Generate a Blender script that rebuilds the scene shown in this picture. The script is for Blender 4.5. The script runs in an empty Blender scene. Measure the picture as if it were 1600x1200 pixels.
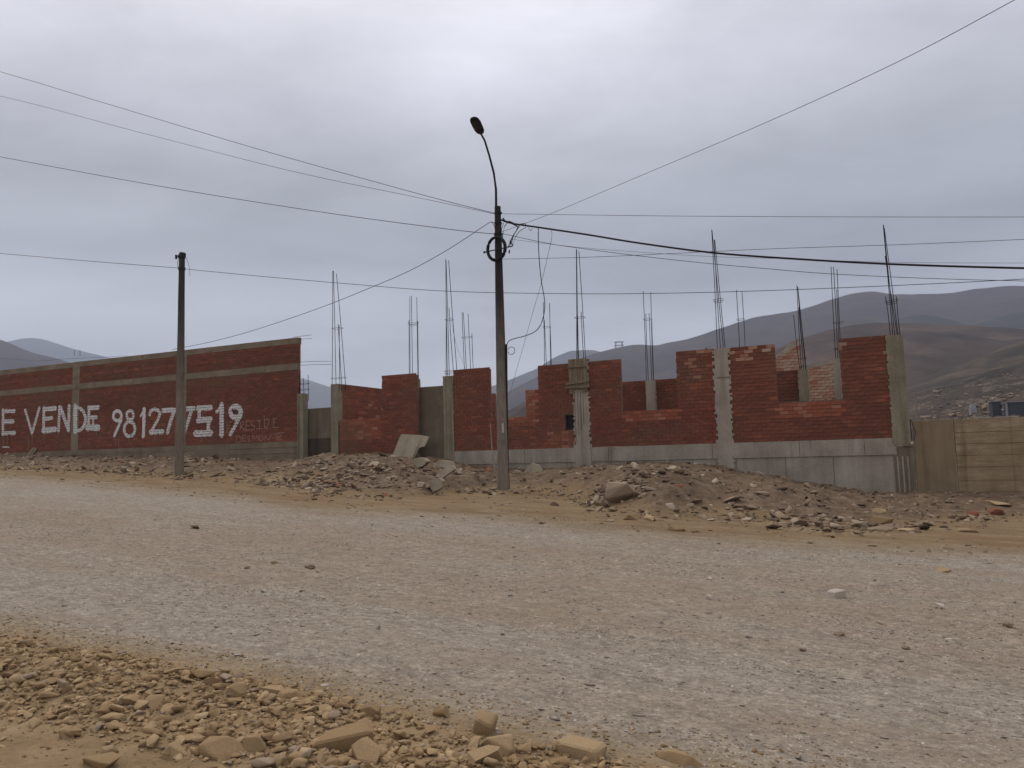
import bpy, bmesh, math, random
import numpy as np
from mathutils import Matrix, Vector

random.seed(7)
rng = np.random.default_rng(7)
scene = bpy.context.scene
COL = scene.collection

# ------------------------------------------------------------------ camera
CAM_Z = 1.762
PITCH, ROLL = math.radians(5.34), math.radians(-1.57)
FPX = 1200.0
cam_data = bpy.data.cameras.new('camera')
cam_data.sensor_width = 36.0
cam_data.lens = 36.0 * FPX / 1600.0
cam_data.clip_start = 0.05
cam_data.clip_end = 20000.0
cam = bpy.data.objects.new('camera', cam_data)
COL.objects.link(cam)
ROT = Matrix.Rotation(math.radians(90) + PITCH, 4, 'X') @ Matrix.Rotation(ROLL, 4, 'Z')
cam.matrix_world = Matrix.Translation((0, 0, CAM_Z)) @ ROT
scene.camera = cam
scene.render.resolution_x, scene.render.resolution_y = 1024, 768

# ------------------------------------------------------------------ light
SUN_EL, SUN_AZ = math.radians(52), math.radians(-38)      # veiled sun, behind the walls to the left
world = bpy.data.worlds.new('World')
scene.world = world
world.use_nodes = True
wn, wl = world.node_tree.nodes, world.node_tree.links
wn.clear()


def wnode(t, **kw):
    n = wn.new(t)
    for k, v in kw.items():
        setattr(n, k, v)
    return n


def wmath(op, a, b=None, clamp=False):
    n = wnode('ShaderNodeMath', operation=op, use_clamp=clamp)
    for i, x in enumerate((a, b)):
        if x is None:
            continue
        if isinstance(x, (int, float)):
            n.inputs[i].default_value = x
        else:
            wl.new(x, n.inputs[i])
    return n.outputs[0]


out = wnode('ShaderNodeOutputWorld')
sky = wnode('ShaderNodeTexSky', sky_type='NISHITA')
sky.sun_disc = False
sky.sun_elevation = SUN_EL
sky.sun_rotation = SUN_AZ
sky.air_density, sky.dust_density, sky.ozone_density = 1.0, 3.0, 1.0
bg_sky = wnode('ShaderNodeBackground')
bg_sky.inputs['Strength'].default_value = 0.08
wl.new(sky.outputs[0], bg_sky.inputs['Color'])
tc = wnode('ShaderNodeTexCoord')
sep = wnode('ShaderNodeSeparateXYZ')
wl.new(tc.outputs['Generated'], sep.inputs[0])
zc = wmath('MAXIMUM', sep.outputs[2], 0.0)
den = wmath('ADD', zc, 0.16)
cx = wmath('DIVIDE', sep.outputs[0], den)
cy = wmath('DIVIDE', sep.outputs[1], den)
comb = wnode('ShaderNodeCombineXYZ')
wl.new(cx, comb.inputs[0]); wl.new(cy, comb.inputs[1])
comb.inputs[2].default_value = 3.7


def wnoise(scale, detail, rough, off):
    mp = wnode('ShaderNodeMapping')
    mp.inputs['Location'].default_value = off
    mp.inputs['Scale'].default_value = (scale, scale * 1.5, scale)
    wl.new(comb.outputs[0], mp.inputs['Vector'])
    n = wnode('ShaderNodeTexNoise')
    n.inputs['Scale'].default_value = 1.0
    n.inputs['Detail'].default_value = detail
    n.inputs['Roughness'].default_value = rough
    n.inputs['Distortion'].default_value = 0.25
    wl.new(mp.outputs[0], n.inputs['Vector'])
    return n.outputs[0]


OX, OY = 6.6, 0.3
n1 = wnoise(0.62, 2.0, 0.45, (OX, OY, 0.0))
n2 = wnoise(1.9, 5.0, 0.6, (7.1, 4.2, 0.0))
cl = wmath('ADD', wmath('MULTIPLY', n1, 0.68), wmath('MULTIPLY', n2, 0.32))
cl = wmath('MULTIPLY', wmath("SUBTRACT", cl, 0.5), 2.0)
ramp = wnode('ShaderNodeValToRGB')
el = ramp.color_ramp.elements
stops = [(0.0, (0.62, 0.63, 0.66, 1)), (0.145, (0.58, 0.59, 0.63, 1)), (0.245, (0.345, 0.352, 0.385, 1)),
         (0.335, (0.40, 0.405, 0.445, 1)), (0.48, (0.59, 0.59, 0.64, 1)), (1.0, (1.0, 0.97, 0.95, 1))]
while len(el) < len(stops):
    el.new(0.5)
for e, (p, c) in zip(el, stops):
    e.position = p; e.color = c
wl.new(zc, ramp.inputs[0])
amp = wmath('MULTIPLY', cl, wmath('ADD', wmath("MULTIPLY", zc, 2.2, True), 0.35))
gain = wmath('ADD', amp, 1.0)
vm = wnode('ShaderNodeVectorMath', operation='SCALE')
wl.new(ramp.outputs[0], vm.inputs[0]); wl.new(gain, vm.inputs['Scale'])
bg_cl = wnode('ShaderNodeBackground')
bg_cl.inputs['Strength'].default_value = 1.0
wl.new(vm.outputs[0], bg_cl.inputs['Color'])
mixs = wnode('ShaderNodeMixShader')
mixs.inputs[0].default_value = 0.94
wl.new(bg_sky.outputs[0], mixs.inputs[1]); wl.new(bg_cl.outputs[0], mixs.inputs[2])
wl.new(mixs.outputs[0], out.inputs['Surface'])

sun_data = bpy.data.lights.new('sun', 'SUN')
sun_data.energy = 0.9
sun_data.angle = math.radians(14)
sun_data.color = (1.0, 0.90, 0.76)
sun = bpy.data.objects.new('sun', sun_data)
COL.objects.link(sun)
sdir = Vector((math.sin(SUN_AZ) * math.cos(SUN_EL), math.cos(SUN_AZ) * math.cos(SUN_EL), math.sin(SUN_EL)))
sun.rotation_euler = sdir.to_track_quat('Z', 'Y').to_euler()
sun.location = (0, 0, 60)

vs = scene.view_settings
vs.view_transform = 'Standard'
vs.look = 'None'
vs.exposure = 0.26
vs.gamma = 1.0
vs.use_curve_mapping = False
scene.cycles.max_bounces = 6
scene.cycles.volume_bounces = 1

# ------------------------------------------------------------------ plan frame: u along the street wall, v away from the road
C0 = Vector((0, 0, CAM_Z))
R3 = ROT.to_3x3()


def ray(px, py):
    return R3 @ Vector(((px - 800) / FPX, -(py - 600) / FPX, -1.0))


_d = ray(-1850, 784)
EU = -Vector((_d.x, _d.y, 0)).normalized()
EV = Vector((-EU.y, EU.x, 0))
ANG = math.atan2(EU.y, EU.x)
_p = ray(1350, 684)
V_W = (C0 + _p * (20.5 / _p.y)).dot(EV)


def hit(px, py, v=V_W):
    """point (u, v, z) where the sight line of a photo pixel meets the upright plane at distance v"""
    d = ray(px, py)
    t = v / d.dot(EV)
    p = C0 + d * t
    return p.dot(EU), v, p.z


def U(px, py=680, v=V_W):
    return hit(px, py, v)[0]


def Z(px, py, v=V_W):
    return hit(px, py, v)[2]


def W(u, v, z=0.0):
    return EU * u + EV * v + Vector((0, 0, z))


# ------------------------------------------------------------------ noise in numpy
_T = rng.random((256, 256))


def vnoise(x, y):
    x = np.asarray(x, float); y = np.asarray(y, float)
    xi = np.floor(x).astype(int); yi = np.floor(y).astype(int)
    fx = x - xi; fy = y - yi
    fx = fx * fx * (3 - 2 * fx); fy = fy * fy * (3 - 2 * fy)
    a = _T[xi & 255, yi & 255]; b = _T[(xi + 1) & 255, yi & 255]
    c = _T[xi & 255, (yi + 1) & 255]; d = _T[(xi + 1) & 255, (yi + 1) & 255]
    return (a * (1 - fx) + b * fx) * (1 - fy) + (c * (1 - fx) + d * fx) * fy


def fbm(x, y, o=4, g=0.5):
    s = 0; a = 1; t = 0
    for i in range(o):
        s = s + a * (vnoise(x * 2 ** i + 17.3 * i, y * 2 ** i + 9.1 * i) - 0.5)
        t += a; a *= g
    return s / t * 2


def sstep(x):
    x = np.clip(x, 0, 1)
    return x * x * (3 - 2 * x)


# ------------------------------------------------------------------ terrain height
def base(u, v):
    u = np.asarray(u, float); v = np.asarray(v, float)
    ue = np.where(u < -55, -55 - 6 * (1 - np.exp((u + 55) / 6)), u)
    ue = np.where(u > 25, 25 + 6 * (1 - np.exp(-(u - 25) / 6)), ue)
    return -0.055 * ue + 0.0205 * np.clip(v, -5, 30)


def base_hit(px, py):
    d = ray(px, py)
    du, dv = d.dot(EU), d.dot(EV)
    t = CAM_Z / (-d.z + (-0.055 * du + 0.0205 * dv))
    return du * t, dv * t


crest_px = [(-300, 712), (0, 716), (110, 716), (200, 717), (280, 722), (400, 722), (466, 721), (520, 712), (600, 714), (640, 719),
            (700, 729), (740, 733), (790, 739), (850, 736), (900, 735), (950, 729), (1000, 726), (1060, 727), (1100, 733),
            (1150, 741), (1200, 746), (1250, 758), (1300, 770), (1360, 776), (1440, 777), (1600, 781), (1900, 790)]
cr_u, cr_h, cr_v = [], [], []
for px, py in crest_px:
    v = 20.9
    u, _, z = hit(px, py, v)
    cr_u.append(u); cr_h.append(max(0.0, z - float(base(u, v)))); cr_v.append(v)
foot_px = [(-300, 728), (0, 733), (200, 741), (280, 748), (400, 755), (460, 762), (500, 779), (600, 783), (700, 772), (780, 764), (840, 768),
           (900, 785), (1000, 818), (1100, 808), (1200, 822), (1300, 836), (1400, 832), (1500, 818), (1600, 812), (1900, 815)]
ft_u, ft_v = [], []
for px, py in foot_px:
    u, v = base_hit(px, py)
    ft_u.append(u); ft_v.append(v)
road_px = [(-300, 735), (0, 741), (150, 752), (280, 763), (400, 775), (480, 790), (600, 797), (800, 803), (1000, 826), (1200, 843), (1400, 852), (1600, 858), (1900, 870)]
rd_u, rd_v = [], []
for px, py in road_px:
    u, v = base_hit(px, py)
    rd_u.append(u); rd_v.append(v)


def road_far(u): return np.interp(u, rd_u, rd_v)
def foot(u): return np.minimum(np.interp(u, ft_u, ft_v), 17.5)
def near_edge(u): return 4.12 + 0.12 * np.sin(u * 1.1) + 0.1 * fbm(u * 0.9, u * 0 + 3)


def bankmask(u, v):
    f = foot(u)
    vc = np.clip(f + 3.6, 17.0, 20.8)
    return sstep((v - f) / (vc - f))


def height(u, v, fine=True):
    u = np.asarray(u, float); v = np.asarray(v, float)
    h = base(u, v)
    m = bankmask(u, v) * np.where(v > 22.7, np.exp(-(np.maximum(v, 22.7) - 22.7) / 1.5), 1)
    ch = np.interp(u, cr_u, cr_h)
    h = h + m * ch
    # heaps of rubble on the bank
    hump = np.exp(-((u + 13.6) / 1.9) ** 2 - ((v - 18.0) / 1.3) ** 2) * 0.20
    hump = hump + np.exp(-((u + 4.6) / 0.9) ** 2 - ((v - 17.6) / 0.8) ** 2) * 0.16
    hump = hump + np.exp(-((u + 7.0) / 1.2) ** 2 - ((v - 18.6) / 0.9) ** 2) * 0.10
    hump = hump + np.exp(-((u + 22.4) / 1.8) ** 2 - ((v - 20.8) / 0.9) ** 2) * 0.18
    h = h + hump
    bm = np.clip(m, 0, 1) * np.where(v > 22.9, 0, 1)
    h = h + bm * (0.10 * fbm(u * 1.1, v * 1.3, 3) + 0.085 * fbm(u * 3.6 + 5, v * 3.6, 4, 0.62))
    # road: shallow ruts running along it
    rm = sstep((v - 3.9) / 0.5) * sstep((road_far(u) - v) / 0.8 + 0.5)
    h = h - rm * 0.028 * (np.exp(-((v - 6.3 - .2 * np.sin(u * .3)) / .42) ** 2) + np.exp(-((v - 11.2 - .25 * np.sin(u * .22 + 1)) / .5) ** 2) + .7 * np.exp(-((v - 9.3 - .2 * np.sin(u * .25)) / .4) ** 2))
    h = h + rm * (0.026 * fbm(u * 0.12, v * 1.1 + 40, 3) + 0.018 * fbm(u * 0.5 + 9, v * 0.9, 3))
    # low berm of stones at the near edge and bare lumpy soil in front of it
    e = near_edge(u)
    h = h + 0.06 * np.exp(-((v - (e - 0.55)) / 0.42) ** 2) * (1 + 0.9 * fbm(u * 1.7, v * 2.2, 3))
    sm = sstep((e - v) / 0.35)
    h = h + sm * (0.045 * fbm(u * 1.3 + 2, v * 1.6, 4) + 0.012 * fbm(u * 9, v * 9, 2))
    if fine:
        near = np.clip(1.0 - (v - 9) / 6.0, 0, 1)
        h = h + near * rm * 0.008 * fbm(u * 11, v * 11, 3, 0.6)
    far = np.clip((np.abs(u) - 60) / 300, 0, 1) + np.clip((np.abs(v) - 40) / 300, 0, 1)
    h = h + np.clip(far, 0, 1) * 1.0 * fbm(u * 0.01, v * 0.01, 3)
    return h


def H(u, v): return float(height(np.array([u]), np.array([v]))[0])


def ground_at(px, py):
    d = ray(px, py)
    du, dv = d.dot(EU), d.dot(EV)
    t = np.linspace(2.0, 40, 4000)
    u, v = du * t, dv * t
    z = CAM_Z + d.z * t
    below = np.nonzero(z < height(u, v))[0]
    i = below[0] if len(below) else len(t) - 1
    return float(u[i]), float(v[i]), float(height(u[i:i + 1], v[i:i + 1])[0])


# ------------------------------------------------------------------ material helpers
class Mat:
    def __init__(s, name, rough=0.9, spec=0.25):
        s.m = bpy.data.materials.new(name)
        s.m.use_nodes = True
        s.nt = s.m.node_tree
        s.b = s.nt.nodes['Principled BSDF']
        s.b.inputs['Roughness'].default_value = rough
        s.b.inputs['Specular IOR Level'].default_value = spec
        s._tc = None

    def put(s, sock, x):
        if isinstance(x, bpy.types.NodeSocket):
            s.nt.links.new(x, sock)
        elif isinstance(x, (tuple, list)) and len(x) == 3 and sock.type == 'RGBA':
            sock.default_value = (*x, 1)
        else:
            sock.default_value = x

    def coord(s, scale=(1, 1, 1), kind='Object', off=(0, 0, 0)):
        if s._tc is None:
            s._tc = s.nt.nodes.new('ShaderNodeTexCoord')
        mp = s.nt.nodes.new('ShaderNodeMapping')
        mp.inputs['Scale'].default_value = scale
        mp.inputs['Location'].default_value = off
        s.nt.links.new(s._tc.outputs[kind], mp.inputs['Vector'])
        return mp.outputs[0]

    def noise(s, scale=(1, 1, 1), detail=4, rough=0.55, dist=0.0, off=(0, 0, 0), kind='Object'):
        if isinstance(scale, (int, float)):
            scale = (scale,) * 3
        n = s.nt.nodes.new('ShaderNodeTexNoise')
        n.inputs['Scale'].default_value = 1.0
        n.inputs['Detail'].default_value = detail
        n.inputs['Roughness'].default_value = rough
        n.inputs['Distortion'].default_value = dist
        s.nt.links.new(s.coord(scale, kind, off), n.inputs['Vector'])
        return n.outputs[0]

    def voro(s, scale, off=(0, 0, 0), out='Distance', feature='F1'):
        if isinstance(scale, (int, float)):
            scale = (scale,) * 3
        n = s.nt.nodes.new('ShaderNodeTexVoronoi')
        n.feature = feature
        n.inputs['Scale'].default_value = 1.0
        s.nt.links.new(s.coord(scale, 'Object', off), n.inputs['Vector'])
        return n.outputs[out]

    def attr(s, name):
        n = s.nt.nodes.new('ShaderNodeAttribute')
        n.attribute_name = name
        return n.outputs['Fac']

    def ramp(s, fac, stops):
        n = s.nt.nodes.new('ShaderNodeValToRGB')
        e = n.color_ramp.elements
        while len(e) < len(stops):
            e.new(0.5)
        for q, (p, c) in zip(e, stops):
            q.position = p
            q.color = (*c, 1) if isinstance(c, tuple) else (c, c, c, 1)
        s.put(n.inputs[0], fac)
        return n.outputs[0]

    def mix(s, fac, a, b, mode='MIX'):
        n = s.nt.nodes.new('ShaderNodeMix')
        n.data_type = 'RGBA'
        n.blend_type = mode
        s.put(n.inputs[0], fac); s.put(n.inputs[6], a); s.put(n.inputs[7], b)
        return n.outputs[2]

    def math(s, op, a, b=0.0, clamp=False):
        n = s.nt.nodes.new('ShaderNodeMath')
        n.operation = op; n.use_clamp = clamp
        s.put(n.inputs[0], a); s.put(n.inputs[1], b)
        return n.outputs[0]

    def bump(s, h, strength=0.5, dist=0.01):
        n = s.nt.nodes.new('ShaderNodeBump')
        n.inputs['Strength'].default_value = strength
        n.inputs['Distance'].default_value = dist
        s.put(n.inputs['Height'], h)
        s.nt.links.new(n.outputs[0], s.b.inputs['Normal'])

    def color(s, c):
        s.put(s.b.inputs['Base Color'], c)
        return s


def mat_ground():
    M = Mat('dirt and gravel ground', 0.95, 0.15)
    road = M.attr('road'); bank = M.attr('bank'); near = M.attr('near')
    edge_n = M.noise((0.9, 2.2, 1), 5, 0.65)
    # broad streaks along the road
    streak = M.noise((0.10, 0.95, 1), 4, 0.55, 0.3)
    patch = M.noise((0.5, 1.1, 1), 5, 0.6, 0.5, (4, 7, 0))
    grit1 = M.noise((14, 20, 14), 5, 0.75)
    grit2 = M.noise((42, 60, 42), 4, 0.8, 0, (3, 1, 0))
    grey = M.ramp(M.math('ADD', M.math('MULTIPLY', grit1, 0.55), M.math('MULTIPLY', grit2, 0.45)),
                  [(0.35, (0.13, 0.105, 0.082)), (0.45, (0.256, 0.220, 0.176)), (0.54, (0.340, 0.296, 0.241)), (0.63, (0.53, 0.475, 0.40))])
    tan = M.ramp(M.math('ADD', M.math('MULTIPLY', grit1, 0.6), M.math('MULTIPLY', grit2, 0.4)),
                 [(0.36, (0.15, 0.112, 0.076)), (0.5, (0.272, 0.217, 0.158)), (0.64, (0.42, 0.35, 0.268))])
    f = M.math('ADD', M.math('MULTIPLY', streak, 0.5), M.math('MULTIPLY', patch, 0.5))
    f = M.ramp(M.math('ADD', f, M.math('MULTIPLY', M.math('SUBTRACT', M.attr('dust'), 0.45), 0.28)), [(0.34, 0.15), (0.66, 0.85)])
    roadc = M.mix(f, grey, tan)
    mott = M.ramp(M.noise((3.5, 6.5, 3), 6, 0.75, 0.4, (8, 3, 1)), [(0.34, 0.78), (0.5, 1.0), (0.66, 1.16)])
    roadc = M.mix(1.0, roadc, mott, 'MULTIPLY')
    wash = M.ramp(M.noise((0.35, 1.3, 1), 5, 0.65, 0.6, (2, 9, 4)), [(0.50, 0.0), (0.68, 0.55)])
    roadc = M.mix(wash, roadc, (0.275, 0.205, 0.145))
    ochre = M.ramp(M.math('ADD', M.math('MULTIPLY', edge_n, 0.6), M.math('MULTIPLY', grit1, 0.4)),
                   [(0.33, (0.15, 0.098, 0.054)), (0.5, (0.225, 0.155, 0.085)), (0.64, (0.29, 0.21, 0.125))])
    rust = M.ramp(M.noise((0.35, 0.8, 1), 4, 0.6, 0, (1.7, 3.1, 0)), [(0.55, 0.0), (0.68, 0.6)])
    ochre = M.mix(rust, ochre, (0.20, 0.115, 0.060))
    rm = M.ramp(M.math('ADD', road, M.math('MULTIPLY', M.math('SUBTRACT', edge_n, 0.5), 0.9)), [(0.12, 0.0), (0.88, 1.0)])
    c = M.mix(rm, ochre, roadc)
    brown = M.ramp(M.math('ADD', M.math('MULTIPLY', M.noise((3, 3, 3), 5, 0.65), 0.6), M.math('MULTIPLY', grit1, 0.4)),
                   [(0.36, (0.085, 0.055, 0.035)), (0.5, (0.15, 0.102, 0.066)), (0.62, (0.235, 0.172, 0.118))])
    bm = M.ramp(M.math('ADD', bank, M.math('MULTIPLY', M.math('SUBTRACT', edge_n, 0.5), 0.8)), [(0.10, 0.0), (0.45, 1.0)])
    c = M.mix(bm, c, brown)
    soil = M.ramp(M.math('ADD', M.math('MULTIPLY', M.noise((2.5, 3.5, 3), 6, 0.62, 0.6), 0.65), M.math('MULTIPLY', grit1, 0.35)),
                  [(0.33, (0.20, 0.13, 0.070)), (0.5, (0.275, 0.192, 0.106)), (0.66, (0.35, 0.257, 0.15))])
    c = M.mix(near, c, soil)
    M.color(c)
    hgt = M.math('ADD', M.math('MULTIPLY', M.noise((30, 30, 30), 4, 0.7), 1.0), M.math('MULTIPLY', M.noise((110, 110, 110), 2, 0.6), 0.4))
    M.bump(hgt, 0.8, 0.02)
    return M.m


def mat_brick(name='fired clay brick'):
    M = Mat(name, 0.92, 0.15)
    t = M.attr('tone')
    c = M.ramp(t, [(0.0, (0.140, 0.053, 0.037)), (0.35, (0.202, 0.066, 0.044)), (0.60, (0.25, 0.085, 0.054)), (0.76, (0.32, 0.092, 0.052)),
                   (0.88, (0.40, 0.185, 0.125)), (1.0, (0.47, 0.32, 0.235))])
    dirt = M.ramp(M.noise((0.55, 0.55, 0.8), 5, 0.6), [(0.40, 0.0), (0.65, 0.55)])
    c = M.mix(dirt, c, (0.155, 0.10, 0.065))
    sp = M.ramp(M.noise((22, 22, 26), 3, 0.7), [(0.3, 0.68), (0.7, 1.25)])
    c = M.mix(1.0, c, sp, 'MULTIPLY')
    smear = M.ramp(M.noise((3.2, 3.2, 13), 5, 0.7, 0.3, (5, 1, 2)), [(0.57, 0.0), (0.70, 0.55)])
    c = M.mix(smear, c, (0.33, 0.20, 0.155))
    M.color(c)
    M.bump(M.noise(60, 4, 0.7), 0.5, 0.006)
    return M.m


def mat_concrete(name, c0, c1, c2, streak=(2.2, 2.2, 0.35), board=0.0, pores=True):
    M = Mat(name, 0.88, 0.2)
    a = M.noise(1.3, 6, 0.62, 0.4)
    b = M.noise(streak, 5, 0.65, 0.2, (2, 5, 1))
    f = M.math('ADD', M.math('MULTIPLY', a, 0.5), M.math('MULTIPLY', b, 0.5))
    c = M.ramp(f, [(0.34, c0), (0.5, c1), (0.66, c2)])
    g = M.ramp(M.noise(38, 4, 0.7), [(0.3, 0.78), (0.7, 1.16)])
    c = M.mix(1.0, c, g, 'MULTIPLY')
    stain = M.ramp(M.noise((3.5, 3.5, 0.25), 4, 0.6, 0, (9, 2, 4)), [(0.55, 0.0), (0.72, 0.5)])
    c = M.mix(stain, c, tuple(x * 0.55 for x in c0))
    if pores:
        p = M.ramp(M.voro(7.0), [(0.03, 0.75), (0.09, 0.0)])
        c = M.mix(p, c, tuple(x * 0.4 for x in c0))
    M.color(c)
    M.bump(M.math('ADD', M.noise(24, 5, 0.7), M.noise((3, 3, 1.2), 3, 0.6)), 0.45, 0.012)
    return M.m


def mat_plain(name, c, rough=0.85, var=0.25, sc=8, metal=0.0, spec=0.25, bump=0.2):
    M = Mat(name, rough, spec)
    M.b.inputs['Metallic'].default_value = metal
    n = M.noise(sc, 4, 0.65)
    M.color(M.ramp(n, [(0.3, tuple(x * (1 - var) for x in c)), (0.7, tuple(min(1, x * (1 + var)) for x in c))]))
    if bump:
        M.bump(M.noise(sc * 4, 3, 0.6), bump, 0.004)
    return M.m


def mat_stone(name, stops, sc=9, dust=None):
    M = Mat(name, 0.93, 0.15)
    c = M.ramp(M.attr('tone'), stops)
    g = M.ramp(M.noise(sc, 5, 0.7), [(0.3, 0.74), (0.7, 1.2)])
    c = M.mix(1.0, c, g, 'MULTIPLY')
    M.color(c)
    M.bump(M.noise(sc * 5, 4, 0.65), 0.45, 0.006)
    return M.m


def mat_wood(name, c):
    M = Mat(name, 0.85, 0.2)
    g = M.noise((22, 22, 1.6), 4, 0.6, 0.4)
    M.color(M.ramp(g, [(0.3, tuple(x * 0.6 for x in c)), (0.5, c), (0.72, tuple(min(1, x * 1.35) for x in c))]))
    M.bump(g, 0.4, 0.006)
    return M.m


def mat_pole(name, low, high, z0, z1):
    """pole: lighter dusty concrete below, backlit silhouette darkness painted into the colour above"""
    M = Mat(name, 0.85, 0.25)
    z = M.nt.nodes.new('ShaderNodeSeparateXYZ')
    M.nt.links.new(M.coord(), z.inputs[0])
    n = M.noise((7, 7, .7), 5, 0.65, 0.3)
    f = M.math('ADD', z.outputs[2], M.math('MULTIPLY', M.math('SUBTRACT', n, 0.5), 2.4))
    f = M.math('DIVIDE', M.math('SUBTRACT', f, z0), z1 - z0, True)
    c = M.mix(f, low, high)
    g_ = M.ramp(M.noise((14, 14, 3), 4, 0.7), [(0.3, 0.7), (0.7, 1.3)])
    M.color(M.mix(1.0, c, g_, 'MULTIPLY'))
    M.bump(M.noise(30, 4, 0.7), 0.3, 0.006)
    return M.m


def mat_hill(name, stops, sc, spots=None, spot_sc=0.2):
    M = Mat(name, 1.0, 0.0)
    n = M.noise((sc, sc, sc * 2.0), 8, 0.62, 0.6)
    n2 = M.noise((sc * 7, sc * 7, sc * 2.5), 5, 0.7)
    c = M.ramp(M.math('ADD', M.math('MULTIPLY', n, 0.7), M.math('MULTIPLY', n2, 0.3)), stops)
    if spots:
        v = M.ramp(M.noise((spot_sc, spot_sc, spot_sc * 2.5), 6, 0.8), [(0.52, 0.0), (0.66, 0.75)])
        v = M.mix(1.0, v, M.attr('low'), 'MULTIPLY')
        c = M.mix(v, c, spots)
    M.color(c)
    M.bump(n2, 0.4, 0.4 / sc * 0.02)
    return M.m


MT = {
    'ground': mat_ground(),
    'brick': mat_brick(),
    'mortar': mat_plain('cement mortar', (0.17, 0.10, 0.075), 0.95, 0.3, 6),
    'concrete': mat_concrete('pale cast concrete', (0.24, 0.205, 0.163), (0.335, 0.292, 0.238), (0.43, 0.385, 0.32)),
    'concrete_dark': mat_concrete('damp grey concrete', (0.13, 0.104, 0.072), (0.175, 0.143, 0.102), (0.235, 0.198, 0.148)),
    'concrete_brown': mat_concrete('brown board marked concrete', (0.21, 0.15, 0.085), (0.30, 0.225, 0.138), (0.48, 0.385, 0.265), (0.7, 0.7, 6.0), pores=False),
    'concrete_tan': mat_concrete('brown rendered concrete', (0.19, 0.14, 0.083), (0.235, 0.178, 0.11), (0.285, 0.222, 0.145), (4, 4, 0.3), pores=False),
    'concrete_olive': mat_concrete('olive stained concrete', (0.16, 0.138, 0.092), (0.235, 0.208, 0.148), (0.315, 0.285, 0.21), (5, 5, 0.3)),
    'band': mat_concrete('sandy concrete beam', (0.155, 0.118, 0.082), (0.215, 0.17, 0.122), (0.28, 0.23, 0.17), (1.0, 1.0, 3.0)),
    'paint': mat_plain('white lime paint', (0.64, 0.63, 0.61), 0.9, 0.22, 9),
    'paint_thin': mat_plain('thin chalky paint', (0.34, 0.20, 0.155), 0.9, 0.3, 20),
    'paint_dark': mat_plain('dark smudged paint', (0.05, 0.05, 0.055), 0.9, 0.2, 14),
    'steel': mat_plain('rusty reinforcing steel', (0.03, 0.02, 0.02), 0.75, 0.3, 12, 0.4),
    'black': mat_plain('black plastic insulation', (0.012, 0.012, 0.013), 0.6, 0.2, 20, bump=0),
    'wire': mat_plain('weathered cable sheath', (0.03, 0.03, 0.033), 0.6, 0.2, 20, bump=0),
    'pole': mat_concrete('centrifuged concrete pole', (0.12, 0.10, 0.085), (0.185, 0.16, 0.135), (0.26, 0.23, 0.20), (6, 6, 0.5)),
    'pole_lamp': mat_pole('lamp pole with silhouette dark top', (0.19, 0.158, 0.128), (0.034, 0.027, 0.024), 2.4, 5.4),  # upper end coloured dark to paint in its silhouette against the sky
    'pole_left': mat_pole('utility pole with silhouette dark top', (0.17, 0.142, 0.112), (0.038, 0.036, 0.033), 2.2, 5.6),  # same backlit darkness painted into the upper shaft
    'pole_green': mat_concrete('green tinted concrete pole', (0.045, 0.05, 0.045), (0.062, 0.068, 0.06), (0.09, 0.095, 0.085), (6, 6, 0.5)),
    'lamp': mat_plain('dark grey lamp housing', (0.02, 0.02, 0.022), 0.5, 0.2, 10, 0.3),
    'glass': mat_plain('dusty lamp lens', (0.03, 0.03, 0.03), 0.25, 0.1, 10, spec=0.6),
    'wood': mat_wood('weathered formwork timber', (0.20, 0.155, 0.105)),
    'board': mat_concrete('dusty plaster board', (0.26, 0.225, 0.16), (0.33, 0.285, 0.20), (0.41, 0.36, 0.27), (3, 3, 0.4), pores=False),
    'stone': mat_stone('pale tan limestone', [(0.0, (0.19, 0.122, 0.062)), (0.5, (0.325, 0.222, 0.120)), (0.9, (0.43, 0.315, 0.185)), (1.0, (0.285, 0.215, 0.16))]),
    'rubble': mat_stone('brown rubble stone', [(0.0, (0.09, 0.06, 0.042)), (0.35, (0.18, 0.125, 0.085)), (0.7, (0.29, 0.215, 0.15)), (0.93, (0.42, 0.34, 0.25)), (0.97, (0.42, 0.34, 0.25)), (1.0, (0.23, 0.09, 0.055))]),
    'gravel': mat_stone('grey road gravel', [(0.0, (0.20, 0.165, 0.125)), (0.3, (0.30, 0.250, 0.205)), (0.65, (0.42, 0.355, 0.295)), (1.0, (0.62, 0.55, 0.47))], 14),
    'stain': mat_concrete('dark damp concrete', (0.06, 0.048, 0.033), (0.085, 0.068, 0.048), (0.12, 0.098, 0.07)),
    'slab': mat_concrete('broken concrete slab', (0.22, 0.18, 0.13), (0.30, 0.25, 0.185), (0.39, 0.33, 0.25), (2, 2, 2)),
    'charcoal': mat_plain('dark blue painted hut wall', (0.045, 0.046, 0.055), 0.8, 0.2, 1),
    'white': mat_plain('white painted panel', (0.24, 0.235, 0.235), 0.8, 0.2, 3),
    'leafpaper': mat_plain('faded paper notice', (0.42, 0.40, 0.36), 0.9, 0.15, 20),
}


# ------------------------------------------------------------------ mesh helpers
def set_tone(me, tones):
    a = me.attributes.new('tone', 'FLOAT', 'POINT')
    a.data.foreach_set('value', np.asarray(tones, dtype=np.float32))


def tag(o, label=None, cat=None, group=None, kind=None):
    for k, x in (('label', label), ('category', cat), ('group', group), ('kind', kind)):
        if x:
            o[k] = x
    return o


class Thing:
    """an Empty in the street frame: local x runs along the wall, local y away from the road"""

    def __init__(s, name, label, cat, u, v, z, group=None):
        s.o = bpy.data.objects.new(name, None)
        s.o.empty_display_size = 0.3
        COL.objects.link(s.o)
        s.org = (u, v, z)
        s.o.location = W(u, v, z)
        s.o.rotation_euler = (0, 0, ANG)
        tag(s.o, label, cat, group)


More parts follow.
